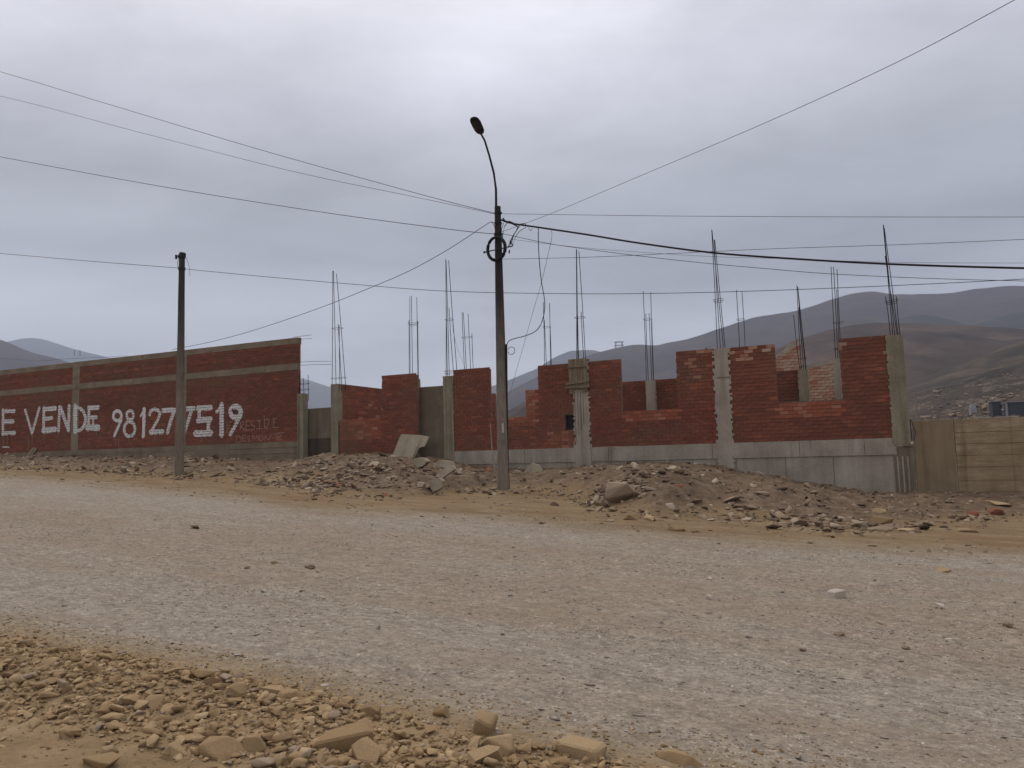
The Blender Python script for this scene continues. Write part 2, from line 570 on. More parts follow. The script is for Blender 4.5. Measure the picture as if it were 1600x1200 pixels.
class MB:
    def __init__(s):
        s.v = []; s.f = []; s.t = []

    def add(s, vs, fs, tone=0.5):
        n = len(s.v)
        s.v.extend(vs); s.t.extend([tone] * len(vs))
        s.f.extend(tuple(i + n for i in f) for f in fs)
        return s

    def box(s, u0, u1, v0, v1, z0, z1, tone=0.5):
        if u0 > u1: u0, u1 = u1, u0
        return s.add([(u0, v0, z0), (u1, v0, z0), (u1, v1, z0), (u0, v1, z0), (u0, v0, z1), (u1, v0, z1), (u1, v1, z1), (u0, v1, z1)],
                     [(0, 3, 2, 1), (4, 5, 6, 7), (0, 1, 5, 4), (1, 2, 6, 5), (2, 3, 7, 6), (3, 0, 4, 7)], tone)

    def prism(s, poly, v0, v1, tone=0.5, lean=None):
        """poly: (u, z) outline, counter-clockwise seen from the road; lean(z) shifts v"""
        n = len(poly)
        l = lean or (lambda z: 0.0)
        vs = [(u, v0 + l(z), z) for u, z in poly] + [(u, v1 + l(z), z) for u, z in poly]
        fs = [tuple(range(n)), tuple(reversed(range(n, 2 * n)))]
        fs += [(i, i + n, (i + 1) % n + n, (i + 1) % n) for i in range(n)]
        return s.add(vs, fs, tone)

    def tube(s, pts, r, n=8, tone=0.5, cap=True):
        pts = [Vector(p) for p in pts]
        rs = r if isinstance(r, (list, tuple)) else [r] * len(pts)
        rings = []
        for i, p in enumerate(pts):
            a = pts[max(i - 1, 0)]; b = pts[min(i + 1, len(pts) - 1)]
            d = (b - a).normalized()
            ref = Vector((0, 0, 1)) if abs(d.z) < 0.9 else Vector((1, 0, 0))
            x = d.cross(ref).normalized(); y = d.cross(x)
            rings.append([tuple(p + (x * math.cos(2 * math.pi * k / n) + y * math.sin(2 * math.pi * k / n)) * rs[i]) for k in range(n)])
        vs = [q for rg in rings for q in rg]
        fs = []
        for i in range(len(pts) - 1):
            for k in range(n):
                a = i * n + k; b = i * n + (k + 1) % n
                fs.append((a, b, b + n, a + n))
        if cap:
            fs.append(tuple(reversed(range(n)))); fs.append(tuple(range((len(pts) - 1) * n, len(pts) * n)))
        return s.add(vs, fs, tone)

    def mesh(s, name, org=(0, 0, 0)):
        me = bpy.data.meshes.new(name)
        me.from_pydata([(a - org[0], b - org[1], c - org[2]) for a, b, c in s.v], [], s.f)
        set_tone(me, s.t)
        return me

    def part(s, name, mat, parent, org, kind=None, smooth=False):
        """child of a Thing (or of a part of it)"""
        me = s.mesh(name, org)
        me.materials.append(MT[mat])
        if smooth:
            me.polygons.foreach_set('use_smooth', [True] * len(me.polygons))
            me.set_sharp_from_angle(angle=math.radians(40))
        o = bpy.data.objects.new(name, me)
        COL.objects.link(o)
        o.parent = parent.o if isinstance(parent, Thing) else parent
        if kind:
            o['kind'] = kind
        return o

    def top(s, name, mat, label, cat, org, group=None, kind=None, smooth=False):
        o = s.part(name, mat, None, org, kind, smooth)
        o.location = W(*org); o.rotation_euler = (0, 0, ANG)
        tag(o, label, cat, group)
        return o


# ------------------------------------------------------------------ ground sheet


def axis(parts):
    out = []
    for a, b, s0, s1 in parts:
        x = a; L = b - a
        while x < b - 1e-6:
            out.append(x)
            x += s0 + (s1 - s0) * (x - a) / L
    out.append(parts[-1][1])
    return np.array(out)


def geo(a, b, s):
    out = []; x = a; st = s
    while x < b:
        out.append(x); x += st; st *= 1.25
    out.append(b)
    return out


us = axis([(-50, -28, 0.22, 0.12), (-28, -8, 0.10, 0.06), (-8, 5, 0.038, 0.038), (5, 14, 0.06, 0.25)])
us = np.array([-x for x in geo(50.5, 6000, 1)][::-1] + list(us) + geo(14.5, 6000, 1))
vs_ = axis([(0, 2.3, 0.12, 0.04), (2.3, 5, 0.025, 0.03), (5, 14, 0.032, 0.07), (14, 22.7, 0.062, 0.065), (22.7, 30, 0.3, 1)])
vs_ = np.array([-x for x in geo(0.3, 6000, 0.5)][::-1] + list(vs_) + geo(31.5, 6000, 1.5))
UU, VV = np.meshgrid(us, vs_, indexing='ij')
HH = height(UU, VV)
nu, nv = UU.shape
me = bpy.data.meshes.new('ground')
me.vertices.add(nu * nv)
me.vertices.foreach_set('co', np.stack([UU, VV, HH], -1).reshape(-1).astype(np.float32))
ii, jj = np.meshgrid(np.arange(nu - 1), np.arange(nv - 1), indexing='ij')
a = ii * nv + jj
quads = np.stack([a, a + nv, a + nv + 1, a + 1], -1).reshape(-1)
nq = (nu - 1) * (nv - 1)
me.loops.add(nq * 4); me.loops.foreach_set('vertex_index', quads.astype(np.int32))
me.polygons.add(nq); me.polygons.foreach_set('loop_start', np.arange(0, nq * 4, 4, dtype=np.int32))
me.polygons.foreach_set('use_smooth', np.ones(nq, dtype=bool))
me.update(calc_edges=True)
for nm, arr in (('dust', 0.9 * np.exp(-((VV - 8.6 - 0.5 * fbm(UU * .25, VV * .3)) / 2.0) ** 2) + 0.5 * np.exp(-((VV - 14.2) / 1.0) ** 2) + 0.35 * np.exp(-((VV - 4.3) / 0.5) ** 2)),
                ('road', sstep((VV - near_edge(UU)) / 0.5 + 0.5) * sstep((road_far(UU) - VV) / 3.4 + 0.35)),
                ('bank', bankmask(UU, VV) * (VV < 23)),
                ('near', sstep((near_edge(UU) - VV) / 0.75 + 0.75))):
    at = me.attributes.new(nm, 'FLOAT', 'POINT')
    at.data.foreach_set('value', arr.reshape(-1).astype(np.float32))
me.materials.append(MT['ground'])
ground = bpy.data.objects.new('ground', me)
COL.objects.link(ground)
ground.rotation_euler = (0, 0, ANG)
ground['kind'] = 'structure'


# ------------------------------------------------------------------ hills
def hill(name, pts, D0, Dr, Db, mat, rows=60, cols=160, amp=0.02, zb=-6.0, power=1.0, side=1.0, nsc=8.0):
    """a hill whose crest passes through the given sight lines at distance Dr, sloping down to D0 in front and Db behind"""
    pts = sorted(pts)
    el_, az = [], []
    for px, py in pts:
        d = ray(px, py)
        az.append(d.x / d.y); el_.append(d.z / d.y)
    A = np.linspace(az[0], az[-1], cols)
    E = np.interp(A, az, el_)
    k = np.array([1, 2, 3, 2, 1]) / 9.0
    E = np.convolve(np.pad(E, 2, mode='edge'), k, 'valid')
    front = np.linspace(0, 1, rows); back = np.linspace(0, 1, rows // 3)[1:]
    D = np.concatenate([D0 + (Dr - D0) * front, Dr + (Db - Dr) * back])
    P = np.concatenate([front ** power, 1 - back ** 1.3])
    AA, DD = np.meshgrid(A, D, indexing='ij')
    PP = np.broadcast_to(P, AA.shape)
    zr = (CAM_Z + E * Dr)[:, None]
    X = AA * DD; Y = DD
    zz = zb + (zr - zb) * PP
    s = nsc / Dr
    g = fbm(X * s, Y * s * 0.6, 5, 0.55)
    g2 = 1 - np.abs(fbm(X * s * 1.6 + 4, Y * s * 0.45 + 2, 4))
    zz = zz + amp * Dr * (g * 0.6 + (g2 - 0.8) * 0.9) * np.sin(np.clip(PP, 0, 1) * math.pi * 0.94) ** 1.0
    n, m = X.shape
    me = bpy.data.meshes.new(name)
    me.vertices.add(n * m)
    me.vertices.foreach_set('co', np.stack([X, Y, zz], -1).reshape(-1).astype(np.float32))
    ii, jj = np.meshgrid(np.arange(n - 1), np.arange(m - 1), indexing='ij')
    a = ii * m + jj
    q = np.stack([a, a + m, a + m + 1, a + 1], -1).reshape(-1)
    nq = (n - 1) * (m - 1)
    me.loops.add(nq * 4); me.loops.foreach_set('vertex_index', q.astype(np.int32))
    me.polygons.add(nq); me.polygons.foreach_set('loop_start', np.arange(0, nq * 4, 4, dtype=np.int32))
    me.polygons.foreach_set('use_smooth', np.ones(nq, dtype=bool))
    me.update(calc_edges=True)
    at = me.attributes.new('low', 'FLOAT', 'POINT')
    at.data.foreach_set('value', np.clip(1.25 - PP * 1.5, 0, 1).reshape(-1).astype(np.float32))
    me.materials.append(mat)
    o = bpy.data.objects.new(name, me)
    COL.objects.link(o)
    o['kind'] = 'structure'
    return A, D, zz


H_far = mat_hill('far desert hill', [(0.35, (0.06, 0.055, 0.052)), (0.65, (0.10, 0.09, 0.082))], 0.004)
H_mid = mat_hill('dark desert hill', [(0.35, (0.046, 0.035, 0.032)), (0.52, (0.066, 0.050, 0.045)), (0.68, (0.098, 0.074, 0.062))], 0.007)
H_hump = mat_hill('dark lichen hill', [(0.35, (0.04, 0.04, 0.038)), (0.65, (0.065, 0.062, 0.055))], 0.012)
H_near = mat_hill('brown desert hill', [(0.37, (0.046, 0.032, 0.026)), (0.50, (0.074, 0.051, 0.040)), (0.63, (0.122, 0.085, 0.065))], 0.012)
H_spur = mat_hill('rocky hillside', [(0.38, (0.045, 0.039, 0.034)), (0.5, (0.072, 0.058, 0.048)), (0.62, (0.125, 0.095, 0.073))], 0.03, (0.33, 0.27, 0.215), 0.10)

hill('hill', [(-700, 560), (-250, 548), (-40, 540), (5, 536), (30, 529), (55, 527), (80, 533), (105, 543), (135, 550), (180, 560), (250, 572),
              (350, 584), (440, 588), (466, 590), (492, 598), (520, 607), (600, 628), (700, 660)], 1800, 3500, 4300, H_far, amp=0.010)
hill('hill', [(-800, 480), (-300, 505), (-100, 525), (0, 529), (25, 541), (50, 551), (90, 560), (140, 578), (250, 610)], 500, 1500, 2300, H_mid, amp=0.015)
hill('hill', [(600, 655), (700, 628), (768, 604), (793, 595), (838, 577), (870, 557), (893, 548), (925, 547), (945, 552), (975, 560), (1030, 590), (1100, 620)],
     1300, 2600, 3600, H_far, amp=0.010)
hill('hill', [(700, 668), (760, 635), (793, 613), (838, 590), (880, 571), (920, 556), (950, 547), (965, 542), (990, 538), (1010, 539), (1020, 543), (1045, 535),
              (1080, 528), (1130, 511), (1180, 496), (1240, 488), (1266, 480), (1300, 468), (1335, 458), (1365, 455), (1395, 460), (1430, 461), (1490, 458),
              (1530, 451), (1600, 446), (1800, 438), (2300, 430)], 600, 1500, 2500, H_mid, amp=0.018, cols=260)
hill('hill', [(1280, 545), (1370, 512), (1400, 499), (1435, 492), (1470, 495), (1500, 505), (1520, 510), (1545, 500), (1600, 486), (1700, 470), (2100, 455)],
     450, 1000, 1500, H_hump, amp=0.014)
hill('hill', [(1080, 600), (1180, 560), (1250, 530), (1300, 515), (1340, 507), (1380, 504), (1440, 507), (1520, 510), (1600, 515), (1800, 520), (2300, 520)],
     260, 620, 900, H_near, amp=0.022, cols=200, rows=90)
sA, sD, sZ = hill('hill', [(1180, 655), (1300, 630), (1420, 597), (1450, 588), (1480, 575), (1530, 560), (1570, 542), (1600, 533), (1700, 505), (2000, 470), (2500, 440)],
                  70, 330, 480, H_spur, amp=0.016, cols=200, rows=110, zb=-3.0, power=1.15, nsc=11)
hill('hill', [(620, 670), (740, 662), (800, 640), (825, 625), (850, 618), (900, 600), (1000, 600), (1100, 640)], 150, 420, 600,
     H_spur, amp=0.02, cols=120, rows=60, zb=-4)


def spur_at(px, py):
    d = ray(px, py); a = d.x / d.y; e = d.z / d.y
    i = int(np.clip(np.searchsorted(sA, a), 0, len(sA) - 1))
    col = sZ[i]
    ok = np.nonzero(col >= CAM_Z + e * sD)[0]
    D = sD[ok[0]] if len(ok) else 200.0
    return Vector((a * D, D, CAM_Z + e * D))


# ------------------------------------------------------------------ brick laying
CH, BL, JT, JV = 0.105, 0.245, 0.013, 0.006      # course height, brick pitch, joint


def interval_sub(segs, a, b):
    out = []
    for x, y in segs:
        if b <= x or a >= y:
            out.append((x, y))
        else:
            if a > x: out.append((x, a))
            if b < y: out.append((b, y))
    return out


def lay(rects, holes, zbase, tonef, seed=0, tooth=0.0):
    """bricks filling the rects (u0,u1,z0,z1) in running bond, courses counted from zbase"""
    r = random.Random(seed)
    zmax = max(q[3] for q in rects)
    umin = min(q[0] for q in rects); umax = max(q[1] for q in rects)
    out = []
    k = 0
    while zbase + k * CH < zmax - 0.03:
        z0 = zbase + k * CH; z1 = z0 + CH - JT; zm = (z0 + z1) / 2
        segs = sorted((q[0], q[1]) for q in rects if q[2] - 0.02 <= zm <= q[3])
        mg = []
        for s in segs:
            if mg and s[0] <= mg[-1][1] + 0.01:
                mg[-1] = (mg[-1][0], max(mg[-1][1], s[1]))
            else:
                mg.append(s)
        for h in holes:
            if h[2] < zm < h[3]:
                mg = interval_sub(mg, h[0], h[1])
        off = (k % 2) * BL / 2
        n0 = int((umin - off) / BL) - 2
        mg = [(a_ + r.uniform(-.014, .010), b_ + r.uniform(-.010, .014)) for a_, b_ in mg]
        for n in range(n0, int((umax - off) / BL) + 3):
            a = n * BL + off; b = a + BL - JV
            for s in mg:
                x0, x1 = max(a, s[0]), min(b, s[1])
                if x1 - x0 > 0.05:
                    out.append((x0, x1, z0, z1, tonef((x0 + x1) / 2, zm, r), abs((x1 - x0) - (b - a)) < 1e-6))
        k += 1
    return out


def brick_variants(n=10):
    out = []
    for i in range(n):
        b = MB()
        L, Hh, D = BL - JV, CH - JT, 0.055
        j = lambda s: random.uniform(-s, s)
        b.v = [(j(.003) + x * L, j(.004) + y * D, j(.003) + z * Hh) for x, y, z in
               [(0, 0, 0), (1, 0, 0), (1, 1, 0), (0, 1, 0), (0, 0, 1), (1, 0, 1), (1, 1, 1), (0, 1, 1)]]
        b.f = [(0, 3, 2, 1), (4, 5, 6, 7), (0, 1, 5, 4), (1, 2, 6, 5), (2, 3, 7, 6), (3, 0, 4, 7)]
        b.t = [i / (n - 1)] * 8
        me = b.mesh('brick'); me.materials.append(MT['brick'])
        out.append(me)
    return out


BV = brick_variants(14)


def put_bricks(bricks, thing, v, nmax=300, key=None):
    """the largest in view become single parts, the others one joined part of kind stuff"""
    full = [b for b in bricks if b[5]]
    full.sort(key=key or (lambda b: -b[0]))
    single = full[:nmax]
    ids = set(id(b) for b in single)
    rest = MB()
    o0 = thing.org
    for b in bricks:
        if id(b) in ids: continue
        dv = random.uniform(-0.004, 0.004)
        rest.box(b[0], b[1], v + dv, v + 0.055, b[2], b[3], b[4])
    if rest.v:
        rest.part('brick', 'brick', thing, o0, kind='stuff')
    nm = len(BV) - 1
    for b in single:
        o = bpy.data.objects.new('brick', BV[int(round(max(0, min(1, b[4])) * nm))])
        COL.objects.link(o)
        o.parent = thing.o
        o.location = (b[0] - o0[0], v + random.uniform(-0.004, 0.004) - o0[1], b[2] - o0[2])


def core(rects, holes, thing, v, mat='mortar', inset=0.016, thick=0.14):
    m = MB()
    for u0, u1, z0, z1 in rects:
        hs = [h for h in holes if h[0] < u1 and h[1] > u0 and h[2] < z1 and h[3] > z0]
        if not hs:
            m.box(u0 + 0.002, u1 - 0.002, v + inset, v + thick, z0, z1 - 0.012)
        else:
            h = hs[0]
            m.box(u0 + 0.002, h[0], v + inset, v + thick, z0, z1 - 0.012)
            m.box(h[1], u1 - 0.002, v + inset, v + thick, z0, z1 - 0.012)
            m.box(h[0], h[1], v + inset, v + thick, z0, h[2])
            m.box(h[0], h[1], v + inset, v + thick, h[3], z1 - 0.012)
            MB().box(h[0], h[1], v + thick - 0.01, v + thick + 0.01, h[2], h[3]).part('recess_back', 'lamp', thing, thing.org)
    m.part('mortar_bed', mat, thing, thing.org)


def ragged(u0, u1, z0, z1, jag=0.03, seed=0, left=True, right=True):
    r = random.Random(seed)
    L, R = [], []
    z = z0; k = 0
    while z < z1:
        zz = min(z + CH * r.choice((0.5, 1, 1)), z1)
        jl = ((k % 2) * jag + r.uniform(-jag, jag) * 0.7) if left else 0
        jr = ((k % 2) * jag + r.uniform(-jag, jag) * 0.7) if right else 0
        L += [(u0 - jl, z), (u0 - jl + r.uniform(-.01, .01) * left, zz)]
        R += [(u1 + jr, z), (u1 + jr + r.uniform(-.01, .01) * right, zz)]
        z = zz; k += 1
    return [L[0]] + R + L[::-1][:-1]


def tone_default(u, z, r):
    t = 0.38 + 0.20 * float(fbm(np.array([u * 0.7]), np.array([z * 1.3]), 3)[0]) + r.gauss(0, 0.10)
    if r.random() < 0.012: t = r.uniform(0.65, 0.82)
    return max(0, min(0.95, t))


def rebar_cage(parent, org, bars, ties, v, dv=0.2, r=0.0105):
    """bars: (x_bottom, y_bottom, x_top, y_top, depth index) in sight lines; ties: (y, list of x)"""
    for xb, yb, xt, yt, k in bars:
        vv = v + k * dv
        u0, _, z0 = hit(xb, yb, v); u1, _, z1 = hit(xt, yt, v)
        um = (u0 + u1) / 2 + random.uniform(-.012, .012); zm = (z0 + z1) / 2
        MB().tube([(u0, vv, z0 - 0.25), (u0, vv, z0), (um, vv, zm), (u1, vv, z1)], r, 6).part('rebar', 'steel', parent, org)
    for y, x0, x1 in ties:
        a = hit(x0, y, v); b = hit(x1, y - 1, v)
        z = (a[2] + b[2]) / 2
        MB().tube([(a[0] - .02, v - .012, z), (b[0] + .02, v - .012, z + .01), (b[0] + .02, v + dv + .012, z), (a[0] - .02, v + dv + .012, z - .01), (a[0] - .02, v - .012, z)],
                  0.006, 5).part('stirrup', 'steel', parent, org)


# ------------------------------------------------------------------ unfinished brick building along the street
ZP = Z(1395, 684)                       # top of the concrete beam = foot of the brickwork
B = Thing('brick_building', 'unfinished red brick building with stepped wall tops and concrete base beam', 'building', U(960), V_W, ZP - 1.2)
OB = B.org


def rc(x0, x1, ytop, xt=None, z0=None):
    xm = xt or (x0 + x1) / 2
    return (U(x0, 640), U(x1, 640), ZP if z0 is None else z0, Z(xm, ytop))


rects = [rc(530, 597, 656), rc(597, 652, 587), rc(709, 766, 577.5), rc(766, 822, 652), rc(822, 842, 610), rc(842, 898, 568.5), rc(921, 972, 562),
         rc(972, 1060, 642.5), rc(1060, 1119, 546), rc(1143, 1216, 542.5), rc(1216, 1318, 625.5), rc(1318, 1394, 528.5)]
hole = [(U(883, 660), U(897.5, 660), Z(890, 671.5), Z(890, 648.5))]
SX = {k: U(k, 650) for k in (530, 597, 793, 843, 652, 766, 972, 1062, 1216, 1318, 842, 892)}
zA = Z(565, 656) - 0.70; zE = Z(818, 651) - 0.32; zI = Z(1015, 642) - 0.30; zM = Z(1265, 625) - 0.48
_F = lambda u, z, s: float(fbm(np.array([u * s + 31]), np.array([z * s * 1.6 + 7]), 3)[0])


def tone_b(u, z, r):
    t = tone_default(u, z, r) - 0.05
    if SX[530] < u < SX[597] and z > zA: return r.choice((0.62, 0.7, 0.74, 0.78, 0.66, 0.82, 0.9)) * 0.98
    if SX[793] < u < SX[842] - .1 and z > zE: return r.choice((0.7, 0.76, 0.8, 0.86, 0.66))
    if SX[972] < u < SX[1062] and z > zI: return r.choice((0.66, 0.7, 0.74, 0.78, 0.84))
    if SX[1216] < u < SX[1318] and z > zM: return r.choice((0.68, 0.72, 0.76, 0.8, 0.87))
    if u > U(1143) and z > Z(1340, 560) and r.random() < 0.30: return r.uniform(0.85, 1.0)
    if U(1060) < u < U(1119) and z > Z(1090, 610) and r.random() < 0.13: return r.uniform(0.75, 0.92)
    if U(860) < u < U(897) and z < Z(880, 672): return r.choice((0.6, 0.7, 0.78, 0.86))
    if _F(u, z, 1.4) > 0.34 and r.random() < 0.22: return r.uniform(0.60, 0.76)
    return t


put_bricks(lay(rects, hole, ZP + 0.004, tone_b, 3), B, V_W, 300, key=lambda b: -(b[0]))
core(rects, hole, B, V_W)

# base beam and foundation wall, cast in lifts whose joints show
zb_joint = Z(1395, 711)
r = random.Random(5)


def cast_wall(thing, u0, u1, z0, z1, v, th, wmin, wmax, mat, name='concrete_panel', gap=0.012, prd=0.012):
    u = u0
    while u < u1 - 0.05:
        w = r.uniform(wmin, wmax)
        e = min(u + w, u1)
        if u1 - e < 0.3: e = u1
        dv = r.uniform(-prd, prd)
        m = MB(); g = gap
        m.prism([(u, z0), (e - g, z0), (e - g, z1 + r.uniform(-.006, .002)), (u, z1 + r.uniform(-.006, .002))], v + dv, v + th)
        m.part(name, mat, thing, thing.org)
        u = e
    MB().box(u0 + .01, u1 - .01, v + 0.035, v + th - 0.01, z0 - .03, z1 - 0.02).part('concrete_core', mat, thing, thing.org)


cast_wall(B, U(708, 715), U(1401, 695), zb_joint + 0.012, ZP - 0.003, V_W - 0.012, 0.2, 1.6, 3.2, 'concrete', prd=0.005)
cast_wall(B, U(840, 730), U(1403, 745), ZP - 2.6, zb_joint - 0.010, V_W + 0.022, 0.2, 0.55, 1.5, 'concrete', prd=0.005)
cast_wall(B, U(538, 712), U(652, 715), ZP - 0.9, ZP - 0.003, V_W - 0.006, 0.16, 2.0, 3.0, 'concrete')
cast_wall(B, U(708, 720), U(840, 730), ZP - 1.4, zb_joint - 0.004, V_W + 0.022, 0.2, 1.0, 2.2, 'concrete', prd=0.005)

# half bricks and mortar lumps left on the tops of the piers
tops = MB(); rt = random.Random(77)
for q in rects:
    u = q[0] + .1
    while u < q[1] - .2:
        if rt.random() < 0.22:
            w = rt.uniform(.05, .16)
            tops.prism([(u, q[3] - .02), (u + w, q[3] - .02), (u + w * .85, q[3] + rt.uniform(.012, .04)), (u + w * .2, q[3] + rt.uniform(.01, .045))], V_W + .02, V_W + .11)
        u += rt.uniform(.15, .5)
tops.part('mortar_lump', 'mortar', B, OB, kind='stuff')

# columns between the brick panels
c1 = MB().box(U(517.5, 650), U(528.5, 650), V_W - 0.02, V_W + 0.26, ZP - 1.0, Z(523, 600)).part('column', 'concrete_olive', B, OB)
rebar_cage(c1, OB, [(519, 600, 520, 423, 0), (525, 600, 521, 423, 0), (529, 600, 523.5, 505, 1), (535, 598, 521, 426, 1), (531, 598, 530, 508, 0)],
           [(591, 518, 536), (513, 519, 531)], V_W + 0.02, 0.18)
c3 = MB().prism(ragged(U(694, 650), U(709, 650), ZP - 1.0, Z(700, 587.5), 0.012, 4), V_W - 0.03, V_W + 0.22).part('column', 'concrete_olive', B, OB)
MB().box(U(694, 650) + 0.09, U(694, 650) + 0.11, V_W - 0.036, V_W - 0.02, ZP - 1.0, Z(700, 592)).part('form_mark', 'concrete_dark', c3, OB)
rebar_cage(c3, OB, [(697, 588, 696.5, 405, 0), (702, 588, 697, 407, 0), (705, 586, 697.5, 480, 1), (710, 580, 697, 405, 1), (699, 588, 697, 470, 0)],
           [(580, 695, 710), (584, 696, 706), (499.5, 696, 704)], V_W + 0.02, 0.18)
c6 = MB().prism(ragged(U(898, 650), U(921, 650), ZP - 0.75, Z(905, 562), 0.035, 9), V_W - 0.03, V_W + 0.24).part('column', 'concrete', B, OB)
for k, x in enumerate((899, 903.5, 908, 912)):
    MB().box(U(x, 640) - 0.006, U(x, 640) + 0.010, V_W - 0.037, V_W - 0.02, Z(905, 690 - 9 * k), Z(905, 612)).part('form_mark', 'concrete_dark', c6, OB)
rebar_cage(c6, OB, [(901, 560, 900.5, 389, 0), (904, 560, 901, 390, 0), (909, 560, 905, 486, 1), (912, 560, 901.5, 390, 1), (903, 560, 902, 492, 0)],
           [(496, 898, 911)], V_W + 0.02, 0.18)
# timber formwork still clamped round the top of that column
fw = MB().box(U(890, 600), U(918.5, 600), V_W - 0.052, V_W - 0.034, Z(904, 606), Z(904, 561.5)).part('formwork', 'wood', B, OB)
for i in range(4):
    a = U(890, 600) + (U(918.5, 600) - U(890, 600)) * i / 4
    b = U(890, 600) + (U(918.5, 600) - U(890, 600)) * (i + 1) / 4
    MB().box(a + .004, b - .004, V_W - 0.072 - .004 * (i % 2), V_W - 0.053, Z(904, 606 + (9 if i in (0,) else 7 if i in (3,) else 3)), Z(904, 561)).part('plank', 'wood', fw, OB)
for x0, x1, y, h, tl in ((889, 919, 573, .05, 0.0), (886, 922, 598, .06, .03), (886, 922, 605, .055, -.01)):
    a = hit(x0, y); b = hit(x1, y)
    z = (a[2] + b[2]) / 2
    MB().prism([(a[0], z - h / 2 - tl), (b[0], z - h / 2 + tl), (b[0], z + h / 2 + tl), (a[0], z + h / 2 - tl)], V_W - 0.125, V_W - 0.08).part('cleat', 'wood', fw, OB)
c8 = MB().prism(ragged(U(1120, 650), U(1143, 650), ZP - 0.95, Z(1129, 544), 0.038, 12), V_W - 0.03, V_W + 0.24).part('column', 'concrete', B, OB)
MB().box(U(1121, 590), U(1141, 590), V_W - 0.034, V_W - 0.028, Z(1130, 591), Z(1130, 589)).part('form_mark', 'concrete_dark', c8, OB)
rebar_cage(c8, OB, [(1121, 545, 1112, 359, 0), (1130.5, 545, 1112.5, 360, 0), (1124, 545, 1114, 372, 1), (1131.5, 545, 1115, 372, 1)],
           [(468, 1115.5, 1128), (471, 1116, 1126)], V_W + 0.02, 0.2)
c12 = MB().prism(ragged(U(1393, 650), U(1420, 650), Z(1408, 695), Z(1403, 523.5), 0.02, 15, True, False), V_W - 0.035, V_W + 0.24).part('column', 'concrete_olive', B, OB)
rebar_cage(c12, OB, [(1395, 524, 1380, 351, 0), (1398, 524, 1380.5, 352, 0), (1404, 524, 1382, 353, 1), (1407, 524, 1401, 461, 1), (1390, 510, 1383.5, 463, 0), (1402, 524, 1383, 400, 0)],
           [(470, 1385, 1402), (473, 1388, 1400)], V_W + 0.02, 0.2)
MB().prism(ragged(U(1399, 740), U(1431, 740), ZP - 2.6, Z(1408, 697), 0.012, 18, False, True), V_W - 0.015, V_W + 0.24).part('column_base', 'concrete_dark', B, OB)
for x in (1404, 1412, 1420):
    MB().box(U(x, 740) - 0.02, U(x, 740) + 0.02, V_W - 0.03, V_W - 0.012, ZP - 2.4, Z(1408, 713)).part('concrete_rib', 'concrete', B, OB)
MB().tube([hit(1422, 655, V_W - .03), hit(1425, 690, V_W - .03)], 0.012, 6).part('rebar', 'steel', B, OB)
MB().tube([hit(1423, 656, V_W - .03), hit(1431, 676, V_W - .03), hit(1427, 690, V_W - .03)], 0.008, 6).part('rebar', 'steel', B, OB)
MB().box(U(1411, 697), U(1428, 697), V_W - 0.10, V_W - 0.036, Z(1418, 696.5), Z(1418, 694)).part('ledge', 'wood', B, OB)
MB().tube([(U(909, 731), V_W - .12, Z(909, 733)), (U(917, 731), V_W - .10, Z(917, 731))], 0.09, 8).part('burnt_patch', 'lamp', B, OB)

# concrete panel closing the doorway
MB().box(U(652, 660, V_W + .35), U(697, 660, V_W + .35), V_W + 0.35, V_W + 0.5, ZP - 1.1, Z(672, 604, V_W + .35)).part('doorway_panel', 'concrete_dark', B, OB)


# walls standing deeper inside the plot
def inner_wall(label, u0, u1, v, z0, z1a, z1b, tf, seed, single=40):
    T = Thing('brick_wall', label, 'wall', u0, v, z0, None)
    rs = []
    n = max(1, int((u1 - u0) / 0.25)) if abs(z1a - z1b) > 0.05 else 1
    for i in range(n):
        f0, f1 = i / n, (i + 1) / n
        rs.append((u0 + (u1 - u0) * f0, u0 + (u1 - u0) * f1, z0, z1a + (z1b - z1a) * (f0 + f1) / 2))
    bs = lay(rs, [], z0 + .004, tf, seed)
    put_bricks(bs, T, v, single, key=lambda b: -b[2])
    core(rs, [], T, v)
    if n > 1:
        MB().prism([(u0, rs[0][3] - .10), (u1, rs[-1][3] - .10), (u1, z1b + .05), (u0, z1a + .05)], v - .004, v + .145).part('mortar_cap', 'concrete', T, T.org)
    return T


V3 = V_W + 3.2
zlot = ZP - 1.0
inner_wall('low inner brick wall behind the dip of the facade with a short concrete column before it', U(966, 620, V3), U(1075, 620, V3), V3, zlot, Z(1015, 594.5, V3), Z(1015, 594.5, V3),
           lambda u, z, r: min(.95, tone_default(u, z, r) - 0.02), 21)
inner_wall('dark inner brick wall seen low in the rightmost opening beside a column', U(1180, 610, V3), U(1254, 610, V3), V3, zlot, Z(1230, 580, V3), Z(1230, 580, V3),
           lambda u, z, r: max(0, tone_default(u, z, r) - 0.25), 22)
V7 = V_W + 6.5


def tone_pale(u, z, r):
    return min(1.0, 0.96 + r.gauss(0, 0.06))


inner_wall('pale brick gable wall with sloping top standing deep in the plot', U(1195, 560, V7), U(1252, 560, V7), V7, zlot, Z(1213, 556, V7) - .28, Z(1250, 529, V7), tone_pale, 23)
inner_wall('pale brick wall between two columns seen through the rightmost opening', U(1258, 600, V7), U(1312, 600, V7), V7, zlot, Z(1262, 574, V7), Z(1306, 561, V7), tone_pale, 24)
V4 = V_W + 9
inner_wall('narrow brick pier seen just left of the street lamp pole', U(764, 640, V4), U(774, 640, V4), V4, zlot, Z(770, 615, V4), Z(770, 615, V4),
           lambda u, z, r: min(.95, tone_default(u, z, r) + 0.12), 25)
